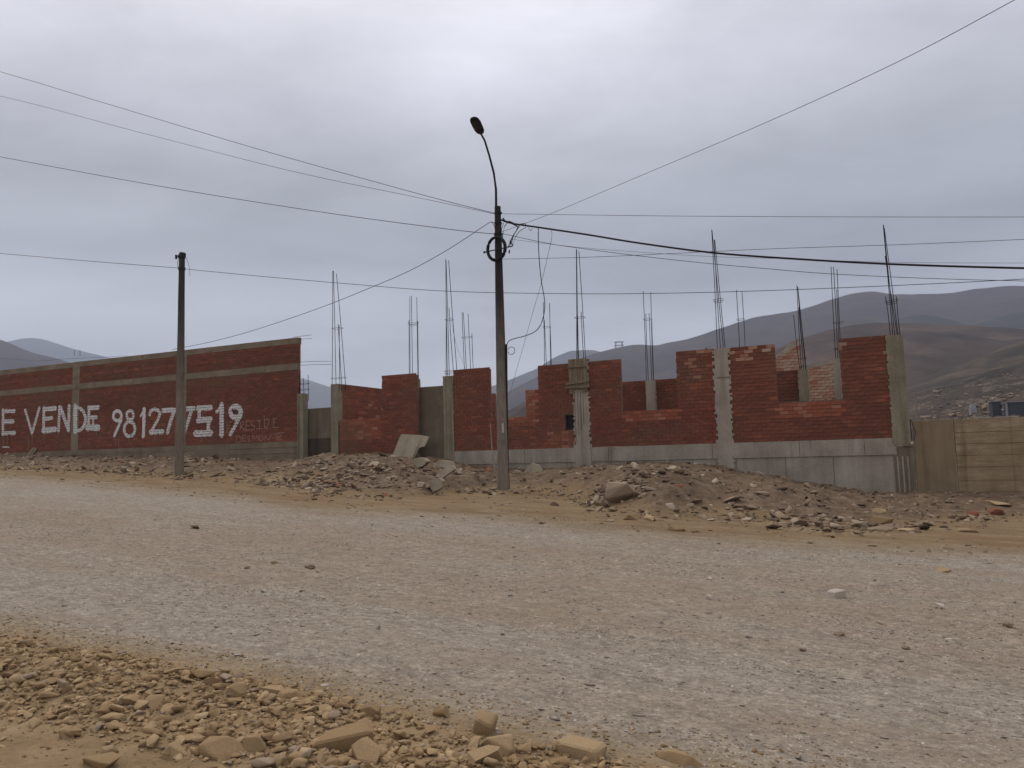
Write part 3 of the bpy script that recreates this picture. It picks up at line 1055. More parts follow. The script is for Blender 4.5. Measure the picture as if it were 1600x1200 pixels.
# return wall running back from the first column (a brick face looking along the street)
T = Thing('brick_wall', 'brick return wall running back from the leftmost column of the building', 'wall', U(528.5, 650), V_W + 0.26, zlot)
ur, vr0 = U(528.5, 650) - 0.0, V_W + 0.27
zt = Z(523, 600) + 0.02
bs = lay([(0, 4.2, zlot, zt)], [], zlot + .004, lambda u, z, r: min(1, max(.1, (r.choice((0.8, 0.9, 0.72)) if r.random() < 0.18 else tone_default(u, z, r) + .05))), 31)
rest = MB()
cnt = 0
for b in sorted(bs, key=lambda q: -q[2]):
    if cnt < 60 and b[5]:
        o = bpy.data.objects.new('brick', BV[int(round(min(1, b[4]) * 13))])
        COL.objects.link(o); o.parent = T.o
        o.rotation_euler = (0, 0, math.radians(90))
        o.location = (ur - T.org[0] + 0.0, vr0 + b[0] - T.org[1], b[2] - T.org[2])
        cnt += 1
    else:
        rest.box(ur - 0.05, ur, vr0 + b[0], vr0 + b[1], b[2], b[3], b[4])
rest.part('brick', 'brick', T, T.org, kind='stuff')
MB().box(ur - 0.14, ur - 0.010, vr0 + 0.003, vr0 + 4.2, zlot, zt - 0.012).part('mortar_bed', 'mortar', T, T.org)


# inner columns with starter bars
def inner_column(label, x0, x1, ytop, v, bars, ties, mat='concrete', dv=0.2):
    u0, u1 = U(x0, ytop + 10, v), U(x1, ytop + 10, v)
    T = Thing('concrete_column', label, 'column', (u0 + u1) / 2, v, zlot, 'inner columns with starter bars')
    MB().prism(ragged(u0, u1, zlot, Z((x0 + x1) / 2, ytop, v), 0.008, int(x0)), v, v + 0.28).part('column', mat, T, T.org)
    rebar_cage(T, T.org, bars, ties, v + 0.03, dv)


VC = V_W + 3.0
inner_column('inner column bars rising behind the brick pier right of the first opening', 638, 651, 592, VC,
             [(641, 592, 640.5, 463, 0), (645, 592, 643, 462, 0), (648.5, 592, 647, 463, 1), (650, 592, 648.5, 500, 1), (639.5, 592, 639, 500, 0)], [(505, 638, 649), (508, 640, 648)])
inner_column('inner column bars rising over the brick pier just left of the street lamp', 723, 736, 584, VC,
             [(726, 584, 722, 488, 0), (729, 584, 724, 488, 0), (732, 584, 727.5, 489, 1), (736, 584, 733.5, 520, 1)], [(527, 722, 734)])
inner_column('inner column bars above the stepped brick wall just right of the lamp pole', 848, 861, 576, VC,
             [(851, 576, 849, 472, 0), (854, 576, 850.5, 500, 0), (857, 576, 855.5, 472, 1), (858.5, 576, 856, 500, 1)], [(511, 849, 857)])
inner_column('short pale inner column standing in the middle dip of the facade', 1009, 1022, 594, VC - 0.1,
             [(1010, 594, 1005, 455, 0), (1013, 594, 1009, 490, 0), (1016, 594, 1012, 488, 1), (1018.5, 594, 1014.5, 455, 1), (1019, 594, 1016, 500, 1)], [(499, 1006, 1016)])
inner_column('pair of dark bars standing behind the pier right of the jagged column', 1150, 1170, 552, VC,
             [(1156, 552, 1150.5, 453, 0), (1163.5, 552, 1158, 454, 1)], [(499, 1152, 1161)])
inner_column('inner column with bars bent to one point in the rightmost opening', 1247, 1262, 577, VC,
             [(1250, 578, 1240, 492, 0), (1252, 578, 1245, 445, 0), (1255, 578, 1245.5, 446, 1), (1258, 578, 1246, 447, 1), (1256, 578, 1248, 480, 0), (1260, 578, 1247, 452, 0)],
             [(573, 1250, 1260), (560, 1249, 1259)], 'concrete_olive')
inner_column('inner column with light face hard against the last brick pier', 1301, 1312, 560, V_W + 1.4,
             [(1306, 562, 1298.5, 417, 0), (1309, 562, 1302.5, 417, 0), (1314, 560, 1307.5, 418, 1), (1311, 562, 1307, 450, 1)], [(504, 1303, 1316), (545, 1305, 1316)])

# ------------------------------------------------------------------ boundary wall with painted phone number
UE = U(466, 610)
ZBb = Z(466, 689)
ZB1, ZB0 = Z(466, 567), Z(466, 577.5)
ZT1, ZT0 = Z(466, 527), Z(466, 536.5)
L = Thing('boundary_wall', 'long red brick boundary wall with a phone number painted in big white digits', 'wall', UE - 8, V_W, ZBb - 0.8)
UL = -50.0
cols_px = [(112.5, 123.5), (279, 291)]
cu = sorted((U(a, 640), U(b, 640)) for a, b in cols_px)

du = cu[1][0] - cu[0][0]
cu = [(cu[0][0] - du, cu[0][1] - du)] + cu
edges = [UL] + [x for c in cu for x in c] + [UE]
rl = []
for i in range(0, len(edges), 2):
    rl.append((edges[i], edges[i + 1], ZBb, ZB0))
    rl.append((edges[i], edges[i + 1], ZB1 + .002, ZT0))


def tone_l(u, z, r):
    t = 0.34 + 0.13 * float(_T[int(z * 97) & 255, 3] - .5) * 2 + 0.22 * float(fbm(np.array([u * 0.35 + 3]), np.array([z * 0.9]), 3)[0]) + r.gauss(0, 0.12)
    if r.random() < 0.008: t = r.uniform(0.62, 0.78)
    return max(0, min(0.9, t))


bl = []
for grp, zb in (([q for q in rl if q[2] < ZB0], ZBb + .004), ([q for q in rl if q[2] > ZB0], ZB1 + .006)):
    bl += lay(grp, [], zb, tone_l, 11)
# ragged toothed end
bl = [(b[0], min(b[1], UE + 0.02) + (0.04 if (b[1] > UE - 0.06 and int((b[2] - ZBb) / CH) % 2) else 0), *b[2:5], b[5] and b[1] < UE - .06) for b in bl]
put_bricks(bl, L, V_W, 300)
core(rl, [], L, V_W)
OL = L.org
for c0, c1_ in cu:
    MB().prism(ragged(c0, c1_, ZBb - 0.5, ZB0 - .003, 0.012, int(c0 * 10)), V_W - 0.012, V_W + 0.15).part('column', 'band', L, OL)
    MB().prism(ragged(c0, c1_, ZB1 + .003, ZT0 - .003, 0.012, int(c0 * 7)), V_W - 0.010, V_W + 0.15).part('column', 'band', L, OL)
r = random.Random(8)
cast_wall(L, UL, UE - .02, ZB0, ZB1, V_W - 0.008, 0.16, 2.5, 5.0, 'band', 'beam', 0.004, 0.004)
cast_wall(L, UL, UE + .02, ZT0, ZT1, V_W - 0.014, 0.17, 3.5, 6.0, 'band', 'coping_beam', 0.003, 0.004)
cast_wall(L, UL, UE, ZBb - 1.4, ZBb - 0.003, V_W - 0.02, 0.2, 2.0, 3.2, 'band', 'base_panel', 0.008, 0.006)
for k in (0.20, 0.42):
    MB().box(UL, UE - .01, V_W - 0.032, V_W - 0.018, ZBb - k - .012, ZBb - k).part('form_ridge', 'band', L, OL)
for y0, y1, x1 in ((530, 529, 487), (525.5, 523.5, 487), (565, 564.5, 518), (570, 569.5, 518)):
    MB().tube([(UE - .3, V_W + .06, Z(466, y0)), hit((466 + x1) / 2, (y0 + y1) / 2, V_W + .06), hit(x1, y1, V_W + .06)], 0.007, 6).part('rebar', 'steel', L, OL)
for x in (116, 125):
    MB().tube([hit(x, 556, V_W + .07), hit(x, 547, V_W + .07)], 0.010, 6).part('rebar', 'steel', L, OL)

# painted letters: strokes traced on the wall, broken at the joints like brushwork on brick


def cs(ox, oy, s, pts):
    return [(ox + x / s, oy + y / s) for x, y in pts]


def ell(cx, cy, rx, ry, n=20, a0=0, a1=360):
    return [(cx + rx * math.cos(math.radians(a0 + (a1 - a0) * i / n)), cy + ry * math.sin(math.radians(a0 + (a1 - a0) * i / n))) for i in range(n + 1)]


c1_, c2_, c3_ = (0, 620, 9.41), (160, 620, 11.43), (280, 620, 8.889)
letters = [
    ('E', c1_, [([(48, 200), (45, 550)], 42), ([(45, 212), (212, 208)], 40), ([(45, 370), (195, 362)], 44), ([(40, 538), (218, 530)], 40)]),
    ('V', c1_, [([(372, 190), (470, 530)], 34), ([(580, 165), (478, 525)], 36)]),
    ('E', c1_, [([(650, 160), (642, 515)], 40), ([(650, 178), (812, 170)], 52), ([(650, 325), (765, 312)], 40), ([(640, 490), (812, 482)], 62)]),
    ('N', c1_, [([(878, 150), (865, 500)], 40), ([(895, 160), (1005, 485)], 46), ([(1018, 135), (1010, 490)], 42)]),
    ('D', c1_, [([(1112, 140), (1112, 510)], 58), ([(1110, 160), (1180, 165), (1235, 220), (1262, 300), (1258, 380), (1225, 450), (1190, 485), (1110, 498)], 40)]),
    ('E', c1_, [([(1312, 150), (1300, 480)], 38), ([(1310, 165), (1440, 155)], 52), ([(1310, 305), (1420, 300)], 36), ([(1290, 450), (1445, 450)], 68), ([(1375, 305), (1372, 440)], 28)]),
    ('9', c2_, [(ell(270, 340, 72, 88), 50), ([(338, 420), (215, 700)], 48)]),
    ('8', c2_, [(ell(498, 330, 62, 80), 46), (ell(487, 575, 98, 132, 26), 50)]),
    ('1', c2_, [([(748, 225), (735, 700)], 62), ([(745, 240), (682, 345)], 30)]),
    ('2', c2_, [([(845, 320), (862, 255), (925, 222), (1000, 240), (1030, 300), (1000, 400), (930, 520), (868, 630)], 50), ([(860, 632), (1072, 622)], 70)]),
    ('7', c2_, [([(1090, 245), (1315, 238)], 70), ([(1290, 240), (1215, 450), (1165, 640)], 62)]),
    ('7', c3_, [([(65, 170), (200, 162)], 60), ([(180, 170), (72, 510)], 46)]),
    ('5', c3_, [([(265, 160), (438, 152)], 62), ([(282, 150), (280, 330)], 46), ([(265, 328), (435, 312)], 64), ([(410, 310), (408, 520)], 56), ([(228, 512), (440, 506)], 72)]),
    ('1', c3_, [([(592, 112), (590, 525)], 66), ([(590, 150), (525, 205)], 44)]),
    ('9', c3_, [(ell(785, 212, 72, 78), 60), ([(852, 270), (780, 400), (712, 520)], 48)]),
]


def paint(name, strokes, mat, v, cell=0.021, rough=0.35, joints=True, seedv=0, drip=0.0):
    rr = np.random.default_rng(seedv + 100)
    segs = []
    for pts, w in strokes:
        for p, q in zip(pts[:-1], pts[1:]):
            segs.append((p, q, w / 2))
    allp = np.array([p for s in segs for p in s[:2]])
    pad = max(s[2] for s in segs) * 1.4
    u0, u1 = allp[:, 0].min() - pad, allp[:, 0].max() + pad
    z0, z1 = allp[:, 1].min() - pad, allp[:, 1].max() + pad
    gu = np.arange(u0, u1, cell); gz = np.arange(z0, z1, cell)
    A, Bz = np.meshgrid(gu, gz, indexing='ij')
    on = np.zeros(A.shape, bool)
    for (p, q, w) in segs:
        d = np.array(q) - np.array(p); L2 = max((d ** 2).sum(), 1e-9)
        t = np.clip(((A - p[0]) * d[0] + (Bz - p[1]) * d[1]) / L2, 0, 1)
        dist = np.hypot(A - p[0] - t * d[0], Bz - p[1] - t * d[1])
        edge = w * (1 + rough * 0.35 * fbm(A * 9 + seedv, Bz * 9, 2))
        on |= dist < edge
    if joints:
        fr = ((Bz - ZBb - .004) / CH) % 1.0
        jz = (fr > 1 - JT / CH * 1.5) & (rr.random(A.shape) < 0.72)
        k = np.floor((Bz - ZBb - .004) / CH).astype(int)
        fu = ((A - (k % 2) * BL / 2) / BL) % 1.0
        ju = (fu > 1 - JT / BL * 1.2) & (rr.random(A.shape) < 0.35)
        on &= ~(jz | ju)
    on &= rr.random(A.shape) > 0.03
    m = MB()
    h = cell / 2
    # merge runs along u to keep the count low
    for j in range(len(gz)):
        i = 0
        while i < len(gu):
            if on[i, j]:
                k = i
                while k + 1 < len(gu) and on[k + 1, j] and k - i < 12: k += 1
                a, b = gu[i] - h, gu[k] + h
                n = len(m.v)
                zc_ = gz[j]
                m.add([(a, v, zc_ - h), (b, v, zc_ - h), (b, v, zc_ + h), (a, v, zc_ + h)], [(0, 1, 2, 3)])
                i = k + 1
            else:
                i += 1
    return m


def px2wall(pts):
    return [(lambda h_: (h_[0], h_[2]))(hit(x, y, V_W)) for x, y in pts]


scale0 = 1.0
for k, (ch, (ox, oy, s), st) in enumerate(letters):
    w = []
    for pts, wd in st:
        pp = cs(ox, oy, s, pts)
        wp = px2wall(pp)
        mpp = (hit(pp[0][0], pp[0][1] - 5)[2] - hit(pp[0][0], pp[0][1] + 5)[2]) / 10    # metres per photo pixel there
        w.append((wp, wd / s * mpp * (1.42 if ch.isalpha() else 1.25)))
    vv = V_W - 0.0075 if ch != 'D' else V_W - 0.0155
    m = paint('painted_letter', w, 'paint', vv, 0.021, seedv=k)
    m.part('painted_letter' if ch.isalpha() else 'painted_digit', 'paint', L, OL)

# thin scrawl below: (S)E RESIBE DESMONTE
scr = [
    [([(665, 350), (665, 490)], 7), ([(665, 352), (735, 348)], 7), ([(665, 400), (715, 398)], 7), ([(665, 440), (720, 436)], 7)],
    [([(855, 360), (850, 460)], 8), ([(850, 365), (900, 345), (905, 375), (860, 405), (905, 465)], 8)],
    [([(935, 340), (925, 462)], 8), ([(935, 340), (985, 335)], 7), ([(930, 400), (970, 398)], 7), ([(925, 462), (985, 462)], 7)],
    [([(1045, 335), (1000, 345), (1005, 390), (1045, 410), (1045, 450), (1000, 462)], 8)],
    [([(1078, 330), (1140, 325)], 6), ([(1115, 328), (1118, 442)], 7), ([(1080, 443), (1150, 440)], 7)],
    [([(1180, 255), (1190, 430)], 8), ([(1190, 320), (1250, 312), (1245, 360), (1215, 440), (1190, 425)], 8)],
    [([(1310, 310), (1312, 425)], 7), ([(1300, 308), (1350, 300)], 7), ([(1310, 360), (1345, 355)], 6), ([(1300, 428), (1382, 422)], 7)],
    [([(795, 545), (800, 640)], 8), ([(780, 545), (830, 545), (862, 580), (850, 620), (805, 640)], 8)],
    [([(880, 540), (880, 615)], 7), ([(880, 540), (925, 535)], 7), ([(880, 575), (915, 572)], 6), ([(880, 615), (930, 610)], 7)],
    [([(985, 545), (950, 555), (955, 580), (980, 590), (975, 620), (950, 622)], 7)],
    [([(1015, 615), (1025, 540), (1055, 590), (1090, 535), (1105, 605)], 7)],
    [(ell(1140, 575, 28, 36, 10), 7)],
    [([(1190, 610), (1195, 545), (1250, 605), (1280, 510)], 7)],
    [([(1320, 520), (1450, 500)], 7), ([(1355, 515), (1355, 605)], 7)],
    [([(1375, 545), (1378, 600)], 7), ([(1375, 548), (1425, 540)], 7), ([(1378, 572), (1410, 568)], 6), ([(1380, 602), (1425, 590)], 6)],
    [([(735, 545), (735, 600)], 5)],
]
ox, oy, s = c3_
for k, st in enumerate(scr):
    w = []
    for pts, wd in st:
        pp = cs(ox, oy, s, pts)
        w.append((px2wall(pp), wd / s * 0.036))
    m = paint('x', w, 'paint_thin', V_W - 0.0075, 0.014, 0.8, False, 50 + k)
    m.part('painted_letter', 'paint_thin', L, OL)
# paint runs, the dash below the first E, dark blots inside the last nine
runs = MB()
rr = random.Random(3)
for x, y, n, ln in ((6, 680, 1, 18), (12.5, 680, 1, 14), (19, 680, 1, 10), (45, 681, 1, 22), (51, 680, 1, 16), (70, 676, 1, 16), (92, 675, 1, 12), (120, 676, 1, 28), (151, 673, 1, 8),
                    (181, 685, 1, 14), (186, 685, 1, 12), (201, 685, 1, 5), (225, 683, 1, 5), (242, 680, 1, 8), (315, 682, 1, 7), (322, 681, 1, 5)):
    a = hit(x, y); b = hit(x, y + ln)
    wd = rr.uniform(0.010, 0.02)
    runs.add([(a[0] - wd, V_W - .0085, b[2]), (a[0] + wd * .4, V_W - .0085, b[2]), (a[0] + wd, V_W - .0085, a[2]), (a[0] - wd, V_W - .0085, a[2])], [(0, 1, 2, 3)])
runs.part('paint_run', 'paint_thin', L, OL)
m = paint('x', [(px2wall([(4.5, 698.5), (14.5, 698.7)]), 0.055)], 'paint', V_W - .0075, 0.018, seedv=77)
m.part('paint_dash', 'paint', L, OL)
m = paint('x', [(px2wall([(363.5, 641), (366, 644), (369, 642)]), 0.10)], 'paint_dark', V_W - .0088, 0.016, 0.9, True, 78)
m.part('paint_blot', 'paint_dark', L, OL)

# post at the end of that wall, and the low concrete infill beside it
P = Thing('concrete_post', 'concrete post at the toothed end of the painted wall', 'post', U(472, 650), V_W, ZBb - .8)
MB().box(U(465, 660) + .01, U(474.5, 660), V_W - 0.04, V_W + 0.24, ZBb - 1.2, Z(470, 615)).part('shaft', 'concrete_olive', P, P.org)
MB().box(U(465, 660) + .10, U(465, 660) + .12, V_W - 0.046, V_W - 0.035, ZBb - 1.2, Z(470, 618)).part('form_mark', 'concrete_dark', P, P.org)
rebar_cage(P, P.org, [(468, 615, 467.5, 584, 0), (477, 615, 476.5, 585, 1), (470, 615, 469, 590, 1)], [(600, 468, 478), (609, 468, 478)], V_W + .02, 0.18)
VG = V_W + 0.32
G = Thing('concrete_wall', 'low grey concrete infill wall between the painted wall and the brick building', 'wall', U(500, 680, VG), VG, ZBb - .8)
zg = Z(500, 637.5, VG)
MB().box(U(474, 680, VG), U(521, 680, VG), VG, VG + .14, Z(500, 685, VG), zg).part('upper_lift', 'concrete_dark', G, G.org)
MB().box(U(474, 680, VG), U(521, 680, VG), VG + .012, VG + .15, ZBb - 1.3, Z(500, 685, VG) - .003).part('lower_lift', 'stain', G, G.org)

# concrete wall at the right
VR = V_W + 0.02
ZRT = Z(1500, 655, VR)
RW = Thing('concrete_wall', 'brown concrete yard wall with board marks right of the last column', 'wall', U(1520, 760), VR, Z(1520, 778, VR))
MB().box(U(1432, 740), U(1495.5, 740), VR, VR + .15, ZRT - 2.6, ZRT).part('smooth_panel', 'concrete_tan', RW, RW.org)
u0, u1 = U(1497, 740), 14.0
zz = ZRT
k = 0
rr = random.Random(12)
while zz > ZRT - 2.5:
    hgt = rr.choice((0.24, 0.29, 0.2, 0.34))
    u = u0
    while u < u1:
        e = min(u + rr.uniform(2.4, 3.4), u1)
        MB().prism([(u, zz - hgt + .004), (e - .006, zz - hgt + .004), (e - .006, zz + rr.uniform(-.01, 0)), (u, zz + rr.uniform(-.01, 0))],
                   VR - 0.004 + rr.uniform(-.007, .007), VR + .15).part('board_mark', 'concrete_brown', RW, RW.org)
        u = e
    zz -= hgt
MB().box(u0, u1, VR + .035, VR + .13, ZRT - 2.6, ZRT - .03).part('concrete_core', 'concrete_tan', RW, RW.org)
crumb = MB()
u = U(1428, 655)
while u < 6.5:
    w_ = rr.uniform(0.08, 0.35)
    if rr.random() < 0.8:
        hh = rr.uniform(0.01, 0.045)
        crumb.prism([(u, ZRT), (u + w_, ZRT), (u + w_ * .8, ZRT + hh), (u + w_ * .3, ZRT + hh * 1.2)], VR + .01, VR + .12)
    u += w_
crumb.part('mortar_crust', 'concrete', RW, RW.org)

# ------------------------------------------------------------------ street lamp on its concrete pole
VP = 18.2


def at(px, py, v=VP):
    return hit(px, py, v)


gu, gz = U(786, 738, VP), H(U(786, 738, VP), VP)
SL = Thing('street_lamp', 'street lamp with curved arm on a round concrete pole before the brick building', 'street lamp', gu, VP, gz)
OS = SL.org
tp = at(777.5, 323); md = at(782, 530)
m2 = at(780.6, 470)
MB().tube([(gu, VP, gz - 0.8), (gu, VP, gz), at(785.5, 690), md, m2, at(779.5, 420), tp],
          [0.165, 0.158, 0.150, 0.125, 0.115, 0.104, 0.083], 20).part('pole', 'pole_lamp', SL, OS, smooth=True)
for y, rr_ in ((333, .10), (349, .10), (366, .112), (371, .112)):
    a = at(778.3, y)
    MB().tube([(a[0], VP, a[2] - .02), (a[0], VP, a[2] + .02)], rr_ + .005, 20).part('clamp_band', 'lamp', SL, OS)
arm = [at(775.4, 350, VP - .12), at(775.2, 322, VP - .12), at(775, 296, VP - .15), at(771.5, 270, VP - .3), at(764.5, 243, VP - .6), at(757.5, 220, VP - .9), at(750.5, 207, VP - 1.1)]
MB().tube(arm, [.034, .034, .032, .03, .028, .026, .024], 10).part('arm', 'lamp', SL, OS, smooth=True)
# lamp head: flattened housing seen from below, lens underneath
hb = Vector(at(751.5, 209, VP - 1.1)); ht = Vector(at(739.5, 183, VP - 1.75))
ax = (ht - hb); Lh = ax.length; ax.normalize()
sx = ax.cross(Vector((0, 0, 1))).normalized(); up = sx.cross(ax)
prof = [(0.0, .055, .04), (.06, .095, .055), (.2, .125, .07), (.45, .135, .075), (.7, .135, .07), (.88, .115, .05), (.97, .075, .03), (1.0, .02, .01)]
hm = MB(); n = 14; vs2 = []
for t, w, h in prof:
    c = hb + ax * (t * Lh)
    for k in range(n):
        a = 2 * math.pi * k / n
        y = math.sin(a)
        vs2.append(tuple(c + sx * (math.cos(a) * w) + up * (y * h * (1.0 if y > 0 else .55))))
fs2 = [(i * n + k, i * n + (k + 1) % n, (i + 1) * n + (k + 1) % n, (i + 1) * n + k) for i in range(len(prof) - 1) for k in range(n)]
fs2 += [tuple(reversed(range(n))), tuple(range((len(prof) - 1) * n, len(prof) * n))]
hm.add(vs2, fs2)
head = hm.part('lamp_head', 'lamp', SL, OS, smooth=True)
lm = MB(); lv = []
for t, w, h in [(.35, .09, .04), (.5, .105, .05), (.7, .105, .05), (.85, .085, .038)]:
    c = hb + ax * (t * Lh) - up * (h * .55 * 1.0)
    for q in (-1, -.5, .5, 1):
        lv.append(tuple(c + sx * (q * w) - up * ((1 - abs(q)) * .03 + .004)))
lm.add(lv, [(i * 4 + k, i * 4 + k + 1, i * 4 + k + 5, i * 4 + k + 4) for i in range(3) for k in range(3)])
lm.part('lens', 'glass', head, OS)
a = at(787.5, 662, VP); b = at(791.5, 676, VP)
MB().box(a[0] + .01, b[0], VP - .168, VP - .158, b[2], a[2]).part('paper_notice', 'leafpaper', SL, OS)
a = at(789, 676, VP); b = at(792.5, 690, VP)
MB().box(a[0], b[0], VP - .164, VP - .156, b[2], a[2]).part('torn_notice', 'pole', SL, OS)
# cable conduit strapped to the side of the pole, with a loop of cable at its top
ct = at(791.2, 538)
MB().tube([ct, at(791.6, 600), at(792.2, 650), at(793, 700), (gu + .13, VP + .05, gz - .2)], [.028] * 5, 8).part('conduit', 'black', SL, OS)
lc = at(799, 548)
MB().tube([(lc[0] + .10 * math.cos(t), VP, lc[2] + .10 * math.sin(t)) for t in np.linspace(math.pi * .93, -math.pi * .95, 22)], .008, 6).part('cable_loop', 'black', SL, OS)

# coil of spare cable hung on the pole, with its cross bar
cc = at(775.3, 388.5, VP - .2)
CC = Thing('cable_coil', 'round black coil of spare cable hung on the lamp pole', 'cable coil', cc[0], VP - .2, cc[2])
rx, rz = .262, .315
for k in range(5):
    dx, dz_, dr = random.uniform(-.012, .012), random.uniform(-.012, .012), random.uniform(-.018, .018)
    MB().tube([(cc[0] + dx + (rx + dr) * math.cos(t), VP - .22 + k * .016, cc[2] + dz_ + (rz + dr) * math.sin(t)) for t in np.linspace(0, 2 * math.pi, 33)],
              .026, 8).part('cable_turn', 'black', CC, CC.org, smooth=True)
MB().tube([at(757.5, 394, VP - .2), at(801, 384.5, VP - .2)], .016, 8).part('cross_bar', 'lamp', CC, CC.org)
MB().tube([at(757, 394.2, VP - .26), at(757, 394.2, VP - .14)], .035, 8).part('bar_end', 'lamp', CC, CC.org)

# fittings beside the pole top: splice sleeve, jumper loops, connectors
SP = Thing('cable_fitting', 'black tangle of jumper cables and clamps right of the lamp pole top', 'cable fitting', *at(800, 370))
for pts, r_ in (([(782, 343), (790, 345), (796, 347)], .012), ([(795, 346.5), (799, 348), (804, 350.5), (807, 352)], .03),
                ([(807, 352), (809, 356), (802, 368), (797, 378), (795, 384)], .014), ([(812, 353), (806, 362), (801, 372), (799, 382)], .010),
                ([(793, 348), (788, 354), (786, 364), (785, 373)], .010), ([(787, 348), (784, 356), (783, 366)], .008),
                ([(822, 355), (812, 361), (805, 371), (801, 383)], .008), ([(808, 355), (813, 350), (820, 349), (824, 354)], .010),
                ([(826, 356), (829, 361), (832, 357)], .007), ([(768, 347), (772, 352), (774.5, 362)], .008),
                ([(795, 384), (795.5, 386)], .028), ([(798, 376), (797, 382)], .024), ([(801, 381), (801, 384)], .018), ([(796, 391), (795.5, 396)], .02),
                ([(786, 341), (788, 344)], .022)):
    MB().tube([at(x, y, VP - .05) for x, y in pts], r_, 8).part('jumper', 'black', SP, SP.org, smooth=True)

# leaning rod, stub bars and branch at the foot of the lamp pole
gB = ground_at(778, 751)
BR = Thing('stick', 'thin bent stick leaning up beside the foot of the lamp pole', 'stick', gB[0], gB[1], gB[2])
MB().tube([(gB[0], gB[1], gB[2] - .05), at(773, 733, gB[1] + .2), at(769.5, 712, gB[1] + .5), at(768, 690, gB[1] + .8), at(766, 660, gB[1] + 1.1)], [.022, .022, .02, .018, .012], 7).part('branch', 'wood', BR, BR.org)
g2 = ground_at(778.5, 747)
BS = Thing('iron_rod', 'pair of short dark iron rods standing left of the lamp pole foot', 'rod', g2[0], g2[1], g2[2])
for x, dx in ((777, 0), (779, .04)):
    MB().tube([(g2[0] + dx, g2[1], g2[2] - .1), at(x, 716, g2[1])], .009, 6).part('rod', 'steel', BS, BS.org)

# ------------------------------------------------------------------ plain pole on the left
g = ground_at(280, 741)
VL = g[1]
LP = Thing('utility_pole', 'plain concrete utility pole standing before the painted phone number', 'utility pole', g[0], VL, g[2])
tl = hit(284.5, 395, VL)
m1 = hit(283, 512, VL)
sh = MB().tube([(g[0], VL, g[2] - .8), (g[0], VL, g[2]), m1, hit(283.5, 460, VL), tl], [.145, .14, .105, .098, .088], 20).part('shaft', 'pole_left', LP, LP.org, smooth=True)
a = hit(284, 401, VL)
MB().tube([(a[0] - .2, VL - .05, a[2] + .03), (a[0] + .2, VL - .05, a[2] - .03)], .025, 8).part('bracket', 'lamp', LP, LP.org)
MB().tube([(a[0], VL, a[2] - .05), (a[0], VL, a[2] + .05)], .115, 16).part('clamp_band', 'lamp', LP, LP.org)
for sx_ in (-.19, .19):
    MB().tube([(a[0] + sx_, VL - .05, a[2] - .06), (a[0] + sx_, VL - .05, a[2] + .07)], .035, 8).part('insulator', 'lamp', LP, LP.org)
MB().tube([hit(279, 403, VL), hit(277.5, 410, VL), hit(278, 418, VL)], .008, 6).part('tail_wire', 'black', LP, LP.org)
MB().tube([hit(291, 403, VL), hit(294.5, 412, VL), hit(296.5, 422, VL), hit(296.5, 431, VL)], .006, 6).part('tail_wire', 'black', LP, LP.org)
a = hit(284, 420, VL)
MB().tube([(a[0], VL, a[2] - .04), (a[0], VL, a[2] + .04)], .112, 16).part('clamp_band', 'lamp', LP, LP.org)


# ------------------------------------------------------------------ overhead wires
def smooth_pts(P, n=6):
    P = [P[0]] + list(P) + [P[-1]]
    out_ = []
    for i in range(1, len(P) - 2):
        p0, p1, p2, p3 = P[i - 1], P[i], P[i + 1], P[i + 2]
        for k in range(n):
            t = k / n
            out_.append(tuple(0.5 * ((2 * b) + (-a + c) * t + (2 * a - 5 * b + 4 * c - d) * t * t + (-a + 3 * b - 3 * c + d) * t ** 3) for a, b, c, d in zip(p0, p1, p2, p3)))
    out_.append(tuple(P[-1]))
    return out_


def wire(label, pts, v0, v1, r=0.008, mat='wire', name='overhead_wire', cat='wire', group='overhead wires'):
    """strung between two distances v0, v1, hanging through the given sight lines"""
    L0 = pts[0][0]; L1 = pts[-1][0]
    P = []
    for i, (x, y) in enumerate(pts):
        s = (x - L0) / (L1 - L0) if abs(L1 - L0) > 1 else i / (len(pts) - 1)
        P.append(hit(x, y, v0 + (v1 - v0) * s))
    P = smooth_pts(P)
    o = MB().tube(P, r, 6).top(name, mat, label, cat, P[0], group)
    return o


wire('uppermost of the overhead wires running from the lamp pole to the upper left', [(-260, 40), (0, 112), (150, 157), (400, 232), (600, 288), (700, 315), (776, 334)], 15.5, VP, .008)
wire('thin second overhead wire running to the upper left just under the topmost', [(-260, 96), (0, 150), (200, 202), (450, 266), (640, 306), (776, 335)], 15.5, VP, .006)
wire('overhead wire falling gently from the left edge to the clamp above the cable coil', [(-260, 196), (0, 245), (250, 291), (500, 331), (700, 358), (778, 366)], 16.0, VP, .009)
wire('overhead wire from the left edge to the plain concrete pole', [(-260, 374), (0, 396), (140, 408), (282, 419)], VL + 1, VL - .1, .009)
wire('long overhead wire from the plain pole passing behind the lamp pole to the right', [(286, 420), (400, 431), (550, 444), (700, 455), (900, 459), (1050, 458), (1200, 454), (1400, 446), (1600, 436), (1900, 418)], VL - .1, 21.5, .008)
wire('slack wire dropping from the lamp pole to the top of the painted wall', [(774, 349), (767, 347), (755, 354), (700, 390), (640, 423), (580, 449), (500, 481), (400, 515), (330, 534), (270, 546)], VP, V_W + .1, .009)
wire('thin level overhead wire leaving the lamp pole top to the right', [(780, 334), (1000, 337), (1200, 338.5), (1400, 339), (1600, 339), (1900, 338)], VP, 20.5, .0055)
wire('long thin wire rising from the lamp pole to the upper right corner', [(782, 363), (860, 334), (1000, 275), (1200, 190), (1400, 98), (1585, 0), (1700, -65)], VP, 10.5, .0052)
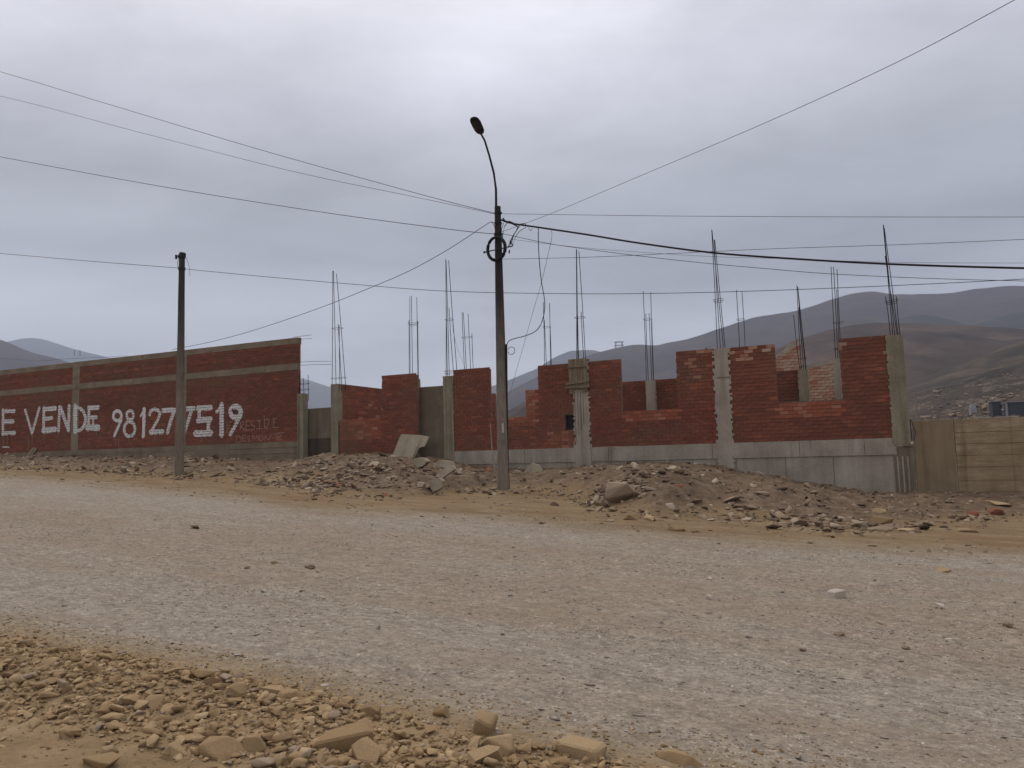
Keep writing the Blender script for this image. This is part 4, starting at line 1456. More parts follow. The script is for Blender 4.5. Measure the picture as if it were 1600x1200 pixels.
wire('thick twisted supply cable running right from the lamp pole', [(782, 343), (800, 349), (850, 356.5), (920, 367), (1000, 380), (1115, 395), (1250, 405), (1400, 413), (1600, 419), (1900, 424)], VP, 19.5, .024, 'black', 'supply_cable', 'cable', None)
wire('overhead wire sagging below the thick cable to the right', [(780, 364), (850, 379), (900, 387), (1000, 400), (1100, 411), (1200, 420), (1300, 428), (1480, 436), (1700, 441)], VP, 21, .007)
wire('overhead wire rising slightly right from under the cable coil', [(780, 405), (900, 402.5), (1000, 398.5), (1200, 389), (1400, 382.5), (1600, 374), (1900, 360)], VP, 20.5, .006)
wire('faint thin wire between the thick cable and the lower wires', [(800, 374), (900, 386), (1000, 394), (1115, 401), (1250, 405), (1400, 410), (1600, 411), (1800, 411)], VP, 22.5, .004)
wire('thin wire low over the left end of the painted wall', [(-100, 556), (0, 560), (60, 564), (100, 561), (200, 556)], V_W + 2, V_W + 2.5, .006)
wire('slack drop cable curving down from the thick cable to the conduit', [(841, 356), (841.5, 385), (843, 412), (846, 440), (851, 470), (850, 490), (845, 507), (836, 518), (820, 525), (804, 529), (795, 533), (791.5, 540)], VP + .08, VP, .011, 'black', 'drop_cable', 'cable', None)
wire('straight thin drop wire slanting down behind the lamp pole into the plot', [(862, 360), (862, 372), (857, 395), (845, 445), (832, 490), (818, 540), (808, 575), (796, 618)], VP + .1, V_W + 5, .0055, 'wire', 'drop_wire', 'wire', None)
wire('very thin tie wire slanting beside the third bundle of tall bars', [(705, 495), (712, 535), (728, 578)], V_W + .3, V_W + 2.8, .0035, 'wire', 'tie_wire', 'wire', None)


# ------------------------------------------------------------------ stones
def hull_mesh(npt, flat=0.7, bevel=0.0, seed=0, blocky=0.0):
    r = random.Random(seed)
    bm = bmesh.new()
    for _ in range(npt):
        v = Vector((r.gauss(0, 1), r.gauss(0, 1), r.gauss(0, 1))).normalized()
        if blocky:
            mx = max(abs(v.x), abs(v.y), abs(v.z))
            v = v.lerp(v / mx * 0.85, blocky)
        bm.verts.new((v.x, v.y * r.uniform(.85, 1), v.z * flat))
    res = bmesh.ops.convex_hull(bm, input=bm.verts)
    for e in set(res['geom_interior']) | set(res['geom_unused']):
        if isinstance(e, bmesh.types.BMVert) and e.is_valid: bm.verts.remove(e)
    bmesh.ops.dissolve_limit(bm, angle_limit=math.radians(14), verts=bm.verts, edges=bm.edges)
    if bevel:
        bmesh.ops.bevel(bm, geom=list(bm.edges), offset=bevel, segments=1, affect='EDGES', profile=0.6, clamp_overlap=True)
    bmesh.ops.triangulate(bm, faces=bm.faces)
    bm.verts.ensure_lookup_table()
    V = np.array([v.co[:] for v in bm.verts]); F = np.array([[v.index for v in f.verts] for f in bm.faces])
    bm.free()
    V /= np.abs(V).max()
    return V, F


def block_mesh(bevel, seed):
    """a roughly squared block with chipped corners"""
    r = random.Random(seed)
    bm = bmesh.new()
    for x in (-1, 1):
        for y in (-1, 1):
            for z in (-1, 1):
                c = Vector((x + r.uniform(-.16, .16), y + r.uniform(-.16, .16), z * .95 + r.uniform(-.12, .12)))
                if r.random() < .3:
                    bm.verts.new(c * .98 - Vector((x * .35, 0, 0))); bm.verts.new(c - Vector((0, y * .3, z * .25)))
                else:
                    bm.verts.new(c)
    bmesh.ops.convex_hull(bm, input=bm.verts)
    bmesh.ops.dissolve_limit(bm, angle_limit=math.radians(9), verts=bm.verts, edges=bm.edges)
    bmesh.ops.bevel(bm, geom=list(bm.edges), offset=bevel, segments=1, affect='EDGES', profile=0.6, clamp_overlap=True)
    bmesh.ops.triangulate(bm, faces=bm.faces)
    bm.verts.ensure_lookup_table()
    V = np.array([v.co[:] for v in bm.verts]); F = np.array([[v.index for v in f.verts] for f in bm.faces])
    bm.free()
    return V, F


small_var = [hull_mesh(9, 0.62, 0, s) for s in range(14)]
round_var = [hull_mesh(14, 0.66, 0.16, 40 + s, 0.35) for s in range(14)]
angular_var = [hull_mesh(11, 0.75, 0.07, 140 + s, 0.25) for s in range(12)]
mid_var = [hull_mesh(12, 0.6, 0.06, 80 + s, 0.5) for s in range(10)]


def rotmats(n, tilt, g):
    yaw = g.uniform(0, 2 * math.pi, n); t = g.normal(0, tilt, (n, 2))
    cz, sz = np.cos(yaw), np.sin(yaw)
    Rz = np.zeros((n, 3, 3)); Rz[:, 0, 0] = cz; Rz[:, 0, 1] = -sz; Rz[:, 1, 0] = sz; Rz[:, 1, 1] = cz; Rz[:, 2, 2] = 1
    cx_, sx_ = np.cos(t[:, 0]), np.sin(t[:, 0])
    Rx = np.zeros((n, 3, 3)); Rx[:, 0, 0] = 1; Rx[:, 1, 1] = cx_; Rx[:, 1, 2] = -sx_; Rx[:, 2, 1] = sx_; Rx[:, 2, 2] = cx_
    return np.einsum('nij,njk->nik', Rx, Rz)


def scatter(name, variants, pos, scl, tilt, tone, mat, label=None, cat=None, seed=1, smooth=False):
    g = np.random.default_rng(seed)
    n = len(pos)
    Rm = rotmats(n, tilt, g)
    vi = g.integers(0, len(variants), n)
    Vs, Fs, Ts = [], [], []
    base_ = 0
    for k, (V, F) in enumerate(variants):
        idx = np.nonzero(vi == k)[0]
        if not len(idx): continue
        P = V[None] * scl[idx][:, None, :]
        P = np.einsum('nij,nvj->nvi', Rm[idx], P) + pos[idx][:, None, :]
        nn, nvx = P.shape[:2]
        Vs.append(P.reshape(-1, 3))
        Fs.append((F[None] + (np.arange(nn) * nvx)[:, None, None] + base_).reshape(-1, 3))
        Ts.append(np.repeat(tone[idx], nvx))
        base_ += nn * nvx
    V = np.concatenate(Vs); F = np.concatenate(Fs); T_ = np.concatenate(Ts)
    me = bpy.data.meshes.new(name)
    me.vertices.add(len(V)); me.vertices.foreach_set('co', V.reshape(-1).astype(np.float32))
    me.loops.add(len(F) * 3); me.loops.foreach_set('vertex_index', F.reshape(-1).astype(np.int32))
    me.polygons.add(len(F)); me.polygons.foreach_set('loop_start', np.arange(0, len(F) * 3, 3, dtype=np.int32))
    me.update(calc_edges=True)
    if smooth:
        me.polygons.foreach_set('use_smooth', np.ones(len(F), dtype=bool))
        me.set_sharp_from_angle(angle=math.radians(38))
    set_tone(me, T_)
    me.materials.append(MT[mat])
    o = bpy.data.objects.new(name, me)
    COL.objects.link(o)
    o.rotation_euler = (0, 0, ANG)
    o['kind'] = 'stuff'
    if label: o['label'] = label
    if cat: o['category'] = cat
    return o


g = np.random.default_rng(5)


def in_view(u, v, margin=0.12):
    p = EU.x * u + EV.x * v; q = EU.y * u + EV.y * v
    return (q > 1.5) & (np.abs(p / q) < 0.667 + margin)


# pale stones heaped along the near edge of the road
def berm_density(u, v):
    e = near_edge(u)
    lo = 3.25 - 0.45 * sstep((u + 3.2) / 2.6)
    d = sstep((e + 0.02 - v) / 0.22) * sstep((v - lo + 0.35) / 0.5)
    d *= 0.35 + 0.9 * sstep(0.55 + 1.3 * fbm(u * 1.1 + 8, v * 1.6, 3))
    d *= 1 - 0.55 * sstep((-3.6 - u) / 1.5) * (fbm(u * .8, v * .8, 2) > -0.1)
    return d


N = 62000
u = g.uniform(-8, 4.5, N); v = g.uniform(2.3, 4.45, N)
k = (g.random(N) < berm_density(u, v) * 0.8 + 0.012) & in_view(u, v, 0.3)
u, v = u[k], v[k]
n = len(u)
sz = np.clip(g.lognormal(math.log(0.0138), 0.50, n), 0.006, 0.045)
sz *= 0.55 + 0.45 * sstep((near_edge(u) + .1 - v) / 0.5)
z = height(u, v) + sz * g.uniform(-0.25, 0.8, n)
scl = np.stack([sz * g.uniform(1.0, 1.5, n), sz * g.uniform(.8, 1.15, n), sz * g.uniform(.7, 1.1, n)], -1)
scatter('roadside_pebbles', round_var[:5] + angular_var, np.stack([u, v, z], -1), scl, 0.35, np.where(g.random(n) < .07, .99, np.clip(g.normal(0.5, 0.2, n), 0, 0.9)), 'stone',
        'small pale stones heaped along the near road edge', 'pebbles', 2, smooth=True)
N = 42000
u = g.uniform(-8, 4.0, N); v = g.uniform(1.9, 4.6, N)
k = in_view(u, v, .3) & (g.random(N) < 0.15 + 0.8 * berm_density(u, v + .1) + .2 * (v > 3.9))
u, v = u[k], v[k]; n = len(u)
sz = np.clip(g.lognormal(math.log(0.0065), 0.5, n), 0.003, 0.02)
scatter('soil_crumbs', small_var, np.stack([u, v, height(u, v) + sz * .1], -1), np.stack([sz * 1.2, sz, sz * .8], -1), 0.5,
        np.clip(g.normal(0.4, 0.15, n), 0, 0.8), 'stone', 'crumbs of earth on the near bare soil', 'crumbs', 3)

# bigger ones one by one
stone_meshes = []
for s in range(16):
    V, F = hull_mesh(11, random.Random(s).uniform(.5, .8), 0.055, 200 + s, 0.45)
    me = bpy.data.meshes.new('stone')
    me.from_pydata(V.tolist(), [], F.tolist())
    me.polygons.foreach_set('use_smooth', [True] * len(me.polygons))
    me.set_sharp_from_angle(angle=math.radians(30))
    set_tone(me, [random.uniform(.35, .80)] * len(V))
    me.materials.append(MT['stone'])
    stone_meshes.append(me)


def put_stone(me, u, v, s, yaw, tilt=(0, 0), sink=0.25, name='stone', label='', cat='stone', group=None, z=None, color=None):
    o = bpy.data.objects.new(name, me)
    COL.objects.link(o)
    zz = H(u, v) if z is None else z
    o.location = W(u, v, zz + s[2] * (0.6 - sink))
    o.scale = s
    o.rotation_euler = (tilt[0], tilt[1], ANG + yaw)
    tag(o, label, cat, group)
    return o


rr = random.Random(31)
placed = 0
while placed < 230:
    u = rr.uniform(-6.8, 2.6); v = rr.uniform(2.4, 4.1)
    if not bool(in_view(np.array([u]), np.array([v]), .06)[0]): continue
    if rr.random() > float(berm_density(np.array([u]), np.array([v]))[0]) * 0.95 + 0.06: continue
    s = min(0.085, max(0.027, rr.lognormvariate(math.log(0.032), 0.30)))
    put_stone(rr.choice(stone_meshes), u, v, (s * rr.uniform(1, 1.45), s * rr.uniform(.8, 1.1), s * rr.uniform(.6, .95)), rr.uniform(0, 6.28),
              (rr.gauss(0, .25), rr.gauss(0, .25)), rr.uniform(0, .35), 'stone', 'pale angular stone in the %s of the heap along the near road edge' % ('left third' if u < -3.3 else 'middle' if u < -1.2 else 'right end'), 'stone', 'pale stones along the near road edge')
    placed += 1

hero = [  # px, py (centre of its foot), half sizes, yaw, tilt, label
    (540, 1166, (.150, .060, .070), 0.55, (0.25, -.15), 'long pale block of stone lying at the bottom of the picture left of centre'),
    (757, 1143, (.058, .060, .072), 0.3, (.25, .25), 'upright squarish pale stone at the heap edge below the lamp pole'),
    (778, 1174, (.105, .075, .07), -0.2, (.05, -.05), 'rounded wide pale stone just below the upright squarish one'),
    (908, 1178, (.115, .070, .048), -0.1, (.0, .05), 'flat topped pale slab of stone, rightmost of the large ones'),
    (575, 1192, (.09, .07, .085), -0.6, (.2, .1), 'broad pale stone at the bottom edge beside the long block'),
    (95, 1079, (.058, .048, .052), 0.4, (.1, .1), 'lone greyish stone on the soil at the left'),
    (170, 1196, (.14, .06, .04), 0.15, (0, 0), 'thin flat stone sunk in the soil at the bottom left corner'),
    (105, 1152, (.06, .04, .04), -.3, (.1, .2), 'small pale stone alone on bare soil above the bottom left corner'),
    (273, 1182, (.075, .06, .06), .5, (.1, 0), 'blunt pale stone on the soil above the bottom edge, left part'),
    (352, 1180, (.12, .08, .06), .2, (.15, .05), 'cracked pale stone with a dark hollow under it'),
    (398, 1172, (.06, .05, .06), -.3, (.1, .1), 'small pale block right of the cracked stone'),
    (300, 1160, (.11, .05, .035), .1, (0, .05), 'low flat pale stone above the blunt one'),
    (575, 1118, (.085, .055, .05), .1, (.05, -.05), 'wide pale stone in the middle of the heap above the long block'),
    (372, 1085, (.065, .055, .06), .3, (.1, .1), 'pale angular stone near the upper edge of the heap, left of centre'),
    (430, 1085, (.10, .055, .035), .5, (.1, .05), 'tilted flat pale plate of stone in the upper heap'),
    (460, 1092, (.075, .06, .055), .1, (.1, 0), 'pale lump of stone right of the tilted plate'),
    (245, 1104, (.085, .05, .045), .1, (0, 0), 'wide smooth pale stone at the lower side of the heap, left part'),
    (180, 1127, (.10, .04, .035), .15, (0, 0), 'long low pale stone half buried in the soil'),
    (690, 1120, (.055, .04, .05), .3, (.2, .1), 'pointed pale stone at the upper heap left of the upright one'),
    (1060, 1190, (.13, .05, .04), -.2, (0, .05), 'pair like flat pale stone near the right end of the heap'),
    (760, 1193, (.10, .06, .06), .4, (.2, .1), 'wedge shaped pale stone at the bottom edge below centre'),
]
for k, (px, py, s, yaw, tilt, lab) in enumerate(hero):
    u, v, z = ground_at(px, py)
    V, F = block_mesh(0.16, 520 + k) if k in (0, 1, 3) else hull_mesh(11, 0.9, 0.06, 500 + k, 0.75)
    me = bpy.data.meshes.new('stone')
    me.from_pydata(V.tolist(), [], F.tolist())
    set_tone(me, [0.72 if k == 3 else (0.97 if k == 5 else 0.55 + 0.12 * (k % 3 - 1))] * len(V))
    me.materials.append(MT['stone'])
    put_stone(me, u, v, s, yaw, tilt, 0.28, 'stone', lab, 'stone', None, z)

# gravel on the road
N = 150000
t_ = g.random(N)
dist = 3.6 + 11.5 * t_ ** 1.25
lat = g.uniform(-0.80, 0.80, N)
X = lat * dist; Y = dist
u = EU.x * X + EU.y * Y; v = EV.x * X + EV.y * Y
cl_ = 0.30 + 0.9 * sstep(0.5 + 1.5 * fbm(u * .55 + 3, v * 1.3, 4))
k = (v > near_edge(u) - .1) & (v < road_far(u) + .3) & (g.random(N) < cl_ * 0.8)
u, v = u[k], v[k]; n = len(u)
sz = np.clip(g.lognormal(math.log(0.0066), 0.50, n), 0.0035, 0.035)
sz = np.maximum(sz, 0.0007 * v)
z = height(u, v) + sz * g.uniform(-.3, .1, n)
scl = np.stack([sz * g.uniform(1, 1.7, n), sz * g.uniform(.8, 1.2, n), sz * g.uniform(.28, .6, n)], -1)
scatter('road_gravel', small_var, np.stack([u, v, z], -1), scl, 0.3, np.clip(g.normal(0.48, 0.2, n), 0, .86), 'gravel', 'grey crushed gravel strewn over the dirt road', 'gravel', 4)

# loose stones on the road large enough to single out
road_st = [(483, 888, .075, .04, .42, 'rubble', 'largest of the dark stones on the road below the plain pole'),
           (386, 889, .045, .03, .5, 'rubble', 'dark stone on the road left of the larger dark one'),
           (427, 880, .045, .03, .8, 'stone', 'pale chip on the road above the two dark stones'),
           (1306, 933, .085, .05, .72, 'gravel', 'whitish squared stone block alone on the road at the right'),
           (1475, 893, .11, .05, .6, 'stone', 'flat pale stone on the far right of the road'),
           (1311, 992, .07, .02, .45, 'rubble', 'flat dark stone on the road below the whitish block'),
           (1468, 950, .06, .045, .9, 'gravel', 'small light stone right of the whitish block'),
           (1415, 1014, .04, .02, .5, 'rubble', 'dark chip on the right half of the road'),
           (1577, 980, .05, .03, .5, 'rubble', 'brown stone near the right edge of the road'),
           (305, 826, .12, .05, .4, 'rubble', 'dark clod on the far track of the road below the plain pole'),
           (1105, 936, .05, .03, .8, 'gravel', 'light chip in the middle of the road right of centre'),
           (1255, 1017, .035, .02, .5, 'rubble', 'brown chip on the road beneath the whitish block')]
for k, (px, py, a, h_, tn, mt, lab) in enumerate(road_st):
    u, v, z = ground_at(px, py)
    V, F = block_mesh(0.14, 3) if k == 3 else hull_mesh(10, .8, .05, 700 + k, .5)
    me = bpy.data.meshes.new('stone')
    me.from_pydata(V.tolist(), [], F.tolist())
    set_tone(me, [tn] * len(V))
    me.materials.append(MT[mt])
    put_stone(me, u, v, (a, a * .7, h_), 0.3 * k, (0, 0), .1, 'stone', lab, 'stone', None, z)


# rubble on the bank
def rub_density(u, v):
    m = bankmask(u, v)
    f = foot(u)
    rim = np.exp(-((v - f - 0.35) / 0.55) ** 2)
    d = (0.10 + 0.25 * sstep(fbm(u * .9 + 7, v * 1.1, 3) * 2.2)) * (m > .02) + 0.55 * rim * sstep(0.6 + 1.6 * fbm(u * .7, v * .9 + 3, 3))
    d += 1.2 * np.exp(-((u + 13.2) / 2.4) ** 2 - ((v - 17.2) / 1.3) ** 2) * sstep(.65 + 1.2 * fbm(u * 1.3, v * 1.5 + 9, 2))
    d += 1.4 * np.exp(-((u + 4.9) / 0.85) ** 2 - ((v - 16.9) / 0.8) ** 2)
    d += 0.6 * np.exp(-((u + 0.8) / 1.6) ** 2 - ((v - 15.2) / .8) ** 2)
    d += 0.5 * np.exp(-((u + 22.4) / 2.0) ** 2 - ((v - 20.3) / 1.0) ** 2)
    return np.clip(d, 0, 1.5) * (v > f - .4) * (v < V_W - .08)


N = 80000
u = g.uniform(-38, 6, N); v = g.uniform(13.2, V_W - .1, N)
k = in_view(u, v, .2) & (g.random(N) < rub_density(u, v) * 0.62)
u, v = u[k], v[k]; n = len(u)
hot = np.exp(-((u + 13.2) / 2.3) ** 2 - ((v - 17) / 1.3) ** 2) + np.exp(-((u + 4.9) / .9) ** 2 - ((v - 16.9) / .8) ** 2)
sz = np.clip(g.lognormal(math.log(0.024), 0.62, n) * (1 + 0.5 * hot), 0.012, 0.13)
z = height(u, v) + sz * g.uniform(-.1, .3, n)
scl = np.stack([sz * g.uniform(1, 1.8, n), sz * g.uniform(.8, 1.2, n), sz * g.uniform(.4, .9, n)], -1)
tone = np.clip(g.normal(0.48, 0.25, n), 0, .96)
tone = np.where(g.random(n) < .015, 1.0, tone)
scatter('rubble', mid_var, np.stack([u, v, z], -1), scl, 0.5, tone, 'rubble', 'broken rubble and stones strewn over the dirt bank below the walls', 'rubble', 6)
N = 9000
u = g.uniform(-34, 5, N); v = g.uniform(12.5, 20, N)
k = in_view(u, v, .2) & (v > road_far(u) - 1.2) & (v < foot(u) + .5) & (g.random(N) < .14 + .3 * (fbm(u * .8, v * .8, 2) > .15))
u, v = u[k], v[k]; n = len(u)
sz = np.clip(g.lognormal(math.log(0.019), 0.5, n), 0.01, 0.07)
scatter('shoulder_stones', mid_var, np.stack([u, v, height(u, v) + sz * .1], -1), np.stack([sz * 1.4, sz, sz * .55], -1), .3,
        np.clip(g.normal(.55, .2, n), 0, .95), 'rubble', 'scattered small stones on the ochre road shoulder', 'stones', 7)

chunk_meshes = []
for s in range(12):
    V, F = hull_mesh(11, random.Random(s).uniform(.4, .7), 0.05, 300 + s, 0.6)
    me = bpy.data.meshes.new('rubble_chunk')
    me.from_pydata(V.tolist(), [], F.tolist())
    set_tone(me, [random.uniform(.4, .92)] * len(V))
    me.materials.append(MT['rubble'])
    chunk_meshes.append(me)
placed = 0
while placed < 120:
    u = rr.uniform(-26, 4.5); v = rr.uniform(13.2, 20.5)
    if not bool(in_view(np.array([u]), np.array([v]), .0)[0]): continue
    if rr.random() > float(rub_density(np.array([u]), np.array([v]))[0]) * .8: continue
    s = rr.uniform(.06, .15)
    put_stone(rr.choice(chunk_meshes), u, v, (s * rr.uniform(1, 1.6), s * rr.uniform(.7, 1.1), s * rr.uniform(.5, .9)), rr.uniform(0, 6.28),
              (rr.gauss(0, .4), rr.gauss(0, .4)), .25, 'rubble_chunk', 'brown rubble chunk on the bank before the %s' % ('painted boundary wall' if u < -17.5 else 'doorway left of the street lamp' if u < -10 else 'brick facade right of the street lamp' if u < -.5 else 'last column and concrete yard wall'), 'rubble chunk', 'rubble chunks on the dirt bank')
    placed += 1

# named lumps on the bank
lumps = [(970, 783, (.33, .28, .30), 0.2, (.05, .05), 'rubble', .74, .25, 'large brown boulder on the dirt bank under the facade dip'),
         (990, 811, (.20, .14, .10), 0.5, (.1, .1), 'stone', .3, .6, 'broken tan block on the shoulder in front of the boulder'),
         (1015, 812, (.14, .09, .09), -.8, (.3, .1), 'stone', .7, .6, 'pale chip of block right of the broken tan one'),
         (863, 790, (.15, .09, .08), 0.1, (.0, .1), 'rubble', .5, .5, 'brown stone at the foot of the bank right of the lamp pole'),
         (1061, 829, (.20, .10, .07), 0.2, (.0, .1), 'stone', .25, .6, 'flat tan stone lying on the shoulder right of centre'),
         (1378, 818, (.26, .14, .10), 0.1, (.05, .1), 'stone', .3, .6, 'arched tan stone in the scatter below the last column'),
         (1372, 800, (.16, .10, .08), 0.4, (.1, .1), 'stone', .85, .6, 'palest stone in the scatter below the last column'),
         (1513, 831, (.20, .10, .06), 0.1, (0, 0), 'stone', .8, .5, 'flat pale stone near the right end of the shoulder'),
         (1418, 829, (.19, .10, .035), 0.1, (0, 0), 'stone', .9, .5, 'thin pale plate on the shoulder below the last column'),
         (1560, 788, (.26, .14, .04), -.3, (0.1, .15), 'stone', .8, .3, 'thin grey plate leaning on dirt before the right concrete wall'),
         (1520, 808, (.13, .09, .08), 0.3, (.1, .1), 'rubble', 1.0, .3, 'reddish brick lump, left of two before the right wall'),
         (1556, 804, (.14, .09, .09), -.3, (.1, .1), 'rubble', 1.0, .3, 'reddish brick lump, right of two before the right wall'),
         (1252, 822, (.13, .10, .08), 0.0, (.1, .1), 'rubble', .1, .3, 'dark stone at the foot of the bank, left of a pair'),
         (1278, 822, (.13, .09, .07), 0.8, (.1, .1), 'rubble', .35, .3, 'brown stone at the foot of the bank, right of a pair'),
         (577, 724, (.12, .09, .07), 0.8, (.1, .1), 'rubble', .75, .3, 'pale stone on top of the heap below the low brick wall'),
         (357, 728, (.18, .13, .14), 0.1, (.1, .3), 'rubble', .7, .3, 'tan lump standing against the base of the painted wall')]
for k, (px, py, s, yaw, tilt, mt, tn, sink, lab) in enumerate(lumps):
    u, v, z = ground_at(px, py)
    V, F = hull_mesh(16 if k == 0 else 10, .85, .05, 900 + k, .55)
    me = bpy.data.meshes.new('rock')
    me.from_pydata(V.tolist(), [], F.tolist())
    set_tone(me, [tn] * len(V))
    me.materials.append(MT[mt])
    put_stone(me, u, v, s, yaw, tilt, sink - .25, 'rock', lab, 'rock', None, z)


# broken slabs, boards and blocks: each outline has its own plane, thickness and lean
def slab(name, label, cat, poly_px, v, thick, mat, lean=0.0, zref=None):
    if v is None:
        lo = sorted(poly_px, key=lambda q: -q[1])[:2]
        v = min(ground_at(x, y)[1] for x, y in lo) - thick * .6
    P = [hit(x, y, v) for x, y in poly_px]
    zr = min(p[2] for p in P) if zref is None else zref
    m = MB()
    m.prism([(p[0], p[2]) for p in P], v, v + thick, lean=lambda z: (z - zr) * lean)
    c = (sum(p[0] for p in P) / len(P), v, zr)
    return m.top(name, mat, label, cat, c)


slab('board', 'tall dusty board leaning on the brick pier left of the doorway', 'board', [(608, 722), (641, 724), (650, 681), (649.5, 679.5), (616, 678)][::1], V_W - .50, .03, 'board', .42)
slab('board', 'narrow notched board piece leaning beside the tall dusty board', 'board', [(642, 724), (647, 712), (650, 700), (659, 697), (663, 682), (651, 680)], V_W - .44, .03, 'board', .36)
slab('slab', 'grey concrete chunk lying at the foot of the leaning boards', 'slab', [(652, 731), (660, 728), (666, 721), (659, 716), (650, 715), (644, 717), (645, 723)], None, .22, 'slab', .3)
slab('slab', 'bent upper slab of concrete in front of the doorway', 'slab', [(676, 728), (694, 731), (705, 728), (700, 721), (684, 719), (678, 722)], None, .25, 'slab', .5)
slab('slab', 'long tan slab bridging the heap before the doorway', 'slab', [(679, 744), (689, 748), (707, 733), (701, 727), (692, 727)], None, .12, 'slab', .6)
slab('slab', 'broken square slab standing in the heap beneath the long tan one', 'slab', [(669, 760), (677, 769), (688, 763), (689, 752), (683, 747), (669, 750)], None, .16, 'slab', .25)
slab('slab', 'curved broken pipe shard right of the long tan slab', 'slab', [(706, 734), (709, 735), (716, 741), (718, 740), (712, 733.5), (706, 731)], None, .2, 'slab', .2)
slab('slab', 'small pale plate at the heap foot left of the square slab', 'slab', [(652, 761), (659, 761), (662, 755), (650, 753)], None, .1, 'board', .5)
slab('slab', 'pale dome shaped slab leaning on the base beam right of the lamp pole', 'slab', [(818, 740), (845, 742), (846, 735), (840, 727), (829, 723), (822, 729)], 20.6, .10, 'board', .3)
slab('slab', 'small whitish plate on the ground right of the lamp pole foot', 'slab', [(800, 738.5), (811, 739), (810, 736), (803, 735)], None, .2, 'board', .2)
gb = ground_at(46, 718)
m = MB().tube([hit(44, 717, 21.3), hit(55, 701, 21.6)], [.12, .13], 5)
m.top('wood_block', 'wood', 'squared timber block leaning against the left part of the painted wall', 'timber block', hit(46, 716, 21.3))

# ------------------------------------------------------------------ far things on the hillside
for x0, x1, yt, yb, lab, mt in ((1550, 1566, 628, 652, 'dark blue hut on the hillside, left of two above the right wall', 'charcoal'),
                                (1574, 1606, 629, 652, 'dark long hut at the right edge above the concrete wall', 'charcoal')):
    c = spur_at((x0 + x1) / 2, yb - 2)
    v = c.dot(EV)
    a = hit(x0, yt, v); b = hit(x1, yb, v)
    T = Thing('hut', lab, 'hut', a[0], v, b[2] - .5)
    MB().box(a[0], b[0], v, v + 4, b[2] - 1.5, a[2]).part('wall', mt, T, T.org)
    MB().box(a[0] - .2, b[0] + .2, v - .25, v + 4.2, a[2] + .01, a[2] + .15).part('roof', 'white', T, T.org)
    if x0 == 1574:
        q = hit(1570, 630, v); q2 = hit(1576, 655, v)
        MB().box(q[0], q2[0], v - .12, v - .02, q2[2] - 1.5, q[2]).part('door', 'white', T, T.org)
    else:
        q = hit(1561, 637, v)
        MB().box(q[0], q[0] + .5, v - .06, v - .01, q[2], q[2] + .5).part('window', 'lamp', T, T.org)
c = spur_at(1520, 650); v = c.dot(EV)
a = hit(1513, 632, v); b = hit(1527, 650, v); s_ = (b[0] - a[0]) / 2
T = Thing('water_tank', 'whitish domed water tank on the hillside above the right concrete wall', 'tank', a[0] + s_, v, b[2])
MB().tube([(a[0] + s_, v, b[2] - 1), (a[0] + s_, v, b[2] + (a[2] - b[2]) * .62), (a[0] + s_, v, b[2] + (a[2] - b[2]) * .82), (a[0] + s_, v, a[2])], [s_, s_, s_ * .8, s_ * .5], 16).part('tank_shell', 'white', T, T.org, smooth=True)
MB().tube([(a[0] + s_, v, a[2] + .01), (a[0] + s_, v, a[2] + .25)], [s_ * .55, s_ * .55], 12).part('lid', 'white', T, T.org)
c = spur_at(1431, 650); v = c.dot(EV)
m = MB().tube([hit(1432.5, 656, v), hit(1431, 612, v)], .12, 8)
m.top('utility_pole', 'wood', 'small dark post far off just right of the last column', 'utility pole', hit(1432.5, 656, v))
c = spur_at(1530, 640); v = c.dot(EV)
MB().tube([hit(1531, 656, v), hit(1531, 629, v)], .12, 8).top('utility_pole', 'wood', 'dark far post standing right of the whitish tank', 'utility pole', hit(1531, 656, v))
# lookout frame on the ridge
D = 1500
fr = [ray(x, y) for x, y in ((963, 546), (963, 534), (973, 536), (973, 546))]
P4 = [C0 + d * (1480 / d.y) for d in fr]
base_pt = P4[0]
FR = bpy.data.objects.new('lookout_frame', None); COL.objects.link(FR); FR.location = base_pt
tag(FR, 'tiny open frame tower on the ridge between the two brick piers', 'tower')


def bar(name, a, b, r):
    m = MB(); m.tube([a - base_pt, b - base_pt], r, 5)
    me = m.mesh(name); me.materials.append(MT['steel'])
    o = bpy.data.objects.new(name, me); COL.objects.link(o); o.parent = FR


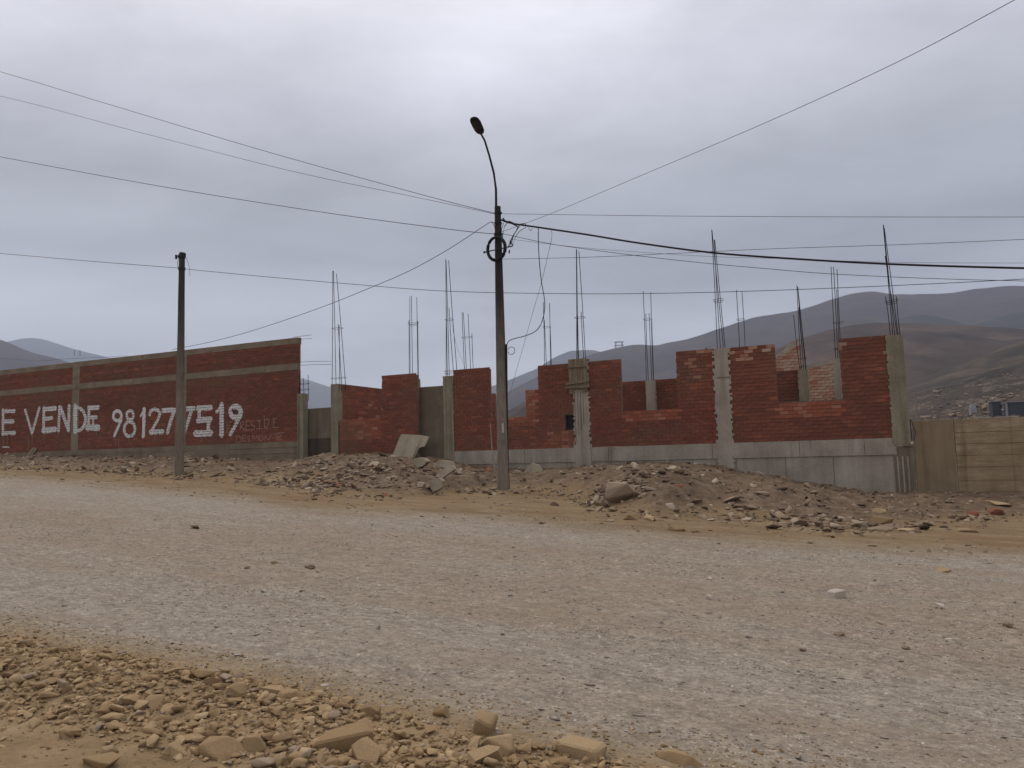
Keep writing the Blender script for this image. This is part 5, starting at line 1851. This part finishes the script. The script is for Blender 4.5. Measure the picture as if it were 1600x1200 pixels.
dy = Vector((0, 10, 0))
for q in (P4[0], P4[3]):
    for off in (Vector((0, 0, 0)), dy):
        bar('leg', q + off - Vector((0, 0, 12)), Vector((q.x, q.y, P4[1].z)) + off, .55)
for zq in (P4[1].z, (P4[1].z * .55 + P4[0].z * .45)):
    for off in (Vector((0, 0, 0)), dy):
        bar('rail', Vector((P4[0].x - 3, P4[0].y, zq)) + off, Vector((P4[3].x + 3, P4[3].y, zq)) + off, .5)

# scattered rocks on the near hillside (right)
N = 5000
px = g.uniform(1425, 1600, N); t = g.random(N)
ii_ = np.searchsorted(sA, [(lambda d: d.x / d.y)(ray(float(x), 600)) for x in px]).clip(0, len(sA) - 1)
jj_ = (g.random(N) ** 1.6 * 70 + 6).astype(int)
X = sA[ii_] * sD[jj_]; Y = sD[jj_]; Zq = sZ[ii_, jj_]
k = g.random(N) < sstep(0.6 + 2.0 * fbm(X * .05, Y * .05, 3)) * np.clip(1.2 - (jj_ / 60.0), 0.05, 1)
X, Y, Zq = X[k], Y[k], Zq[k]
n = len(X)
u = EU.x * X + EU.y * Y; v = EV.x * X + EV.y * Y
u += g.normal(0, .8, n); v += g.normal(0, .8, n)
sz = np.clip(g.lognormal(math.log(.28), .45, n), .15, .9)
scatter('hillside_rocks', small_var, np.stack([u, v, Zq], -1), np.stack([sz * 1.3, sz, sz * .7], -1), .3, np.clip(g.normal(.60, .15, n), 0, .88), 'rubble',
        'pale rocks scattered over the near hillside above the right wall', 'rocks', 9)

# ------------------------------------------------------------------ air
hz = MB().box(-3900, 3900, -200, 4450, -14, 660)
me = hz.mesh('haze')
hm_ = bpy.data.materials.new('haze'); hm_.use_nodes = True
nt = hm_.node_tree; nt.nodes.clear()
o_ = nt.nodes.new('ShaderNodeOutputMaterial'); pv = nt.nodes.new('ShaderNodeVolumePrincipled')
pv.inputs['Color'].default_value = (0.68, 0.79, 1.0, 1)
pv.inputs['Density'].default_value = 0.00026
pv.inputs['Anisotropy'].default_value = 0.2
nt.links.new(pv.outputs[0], o_.inputs['Volume'])
me.materials.append(hm_)
haze = bpy.data.objects.new('haze', me)
COL.objects.link(haze)
haze['kind'] = 'stuff'
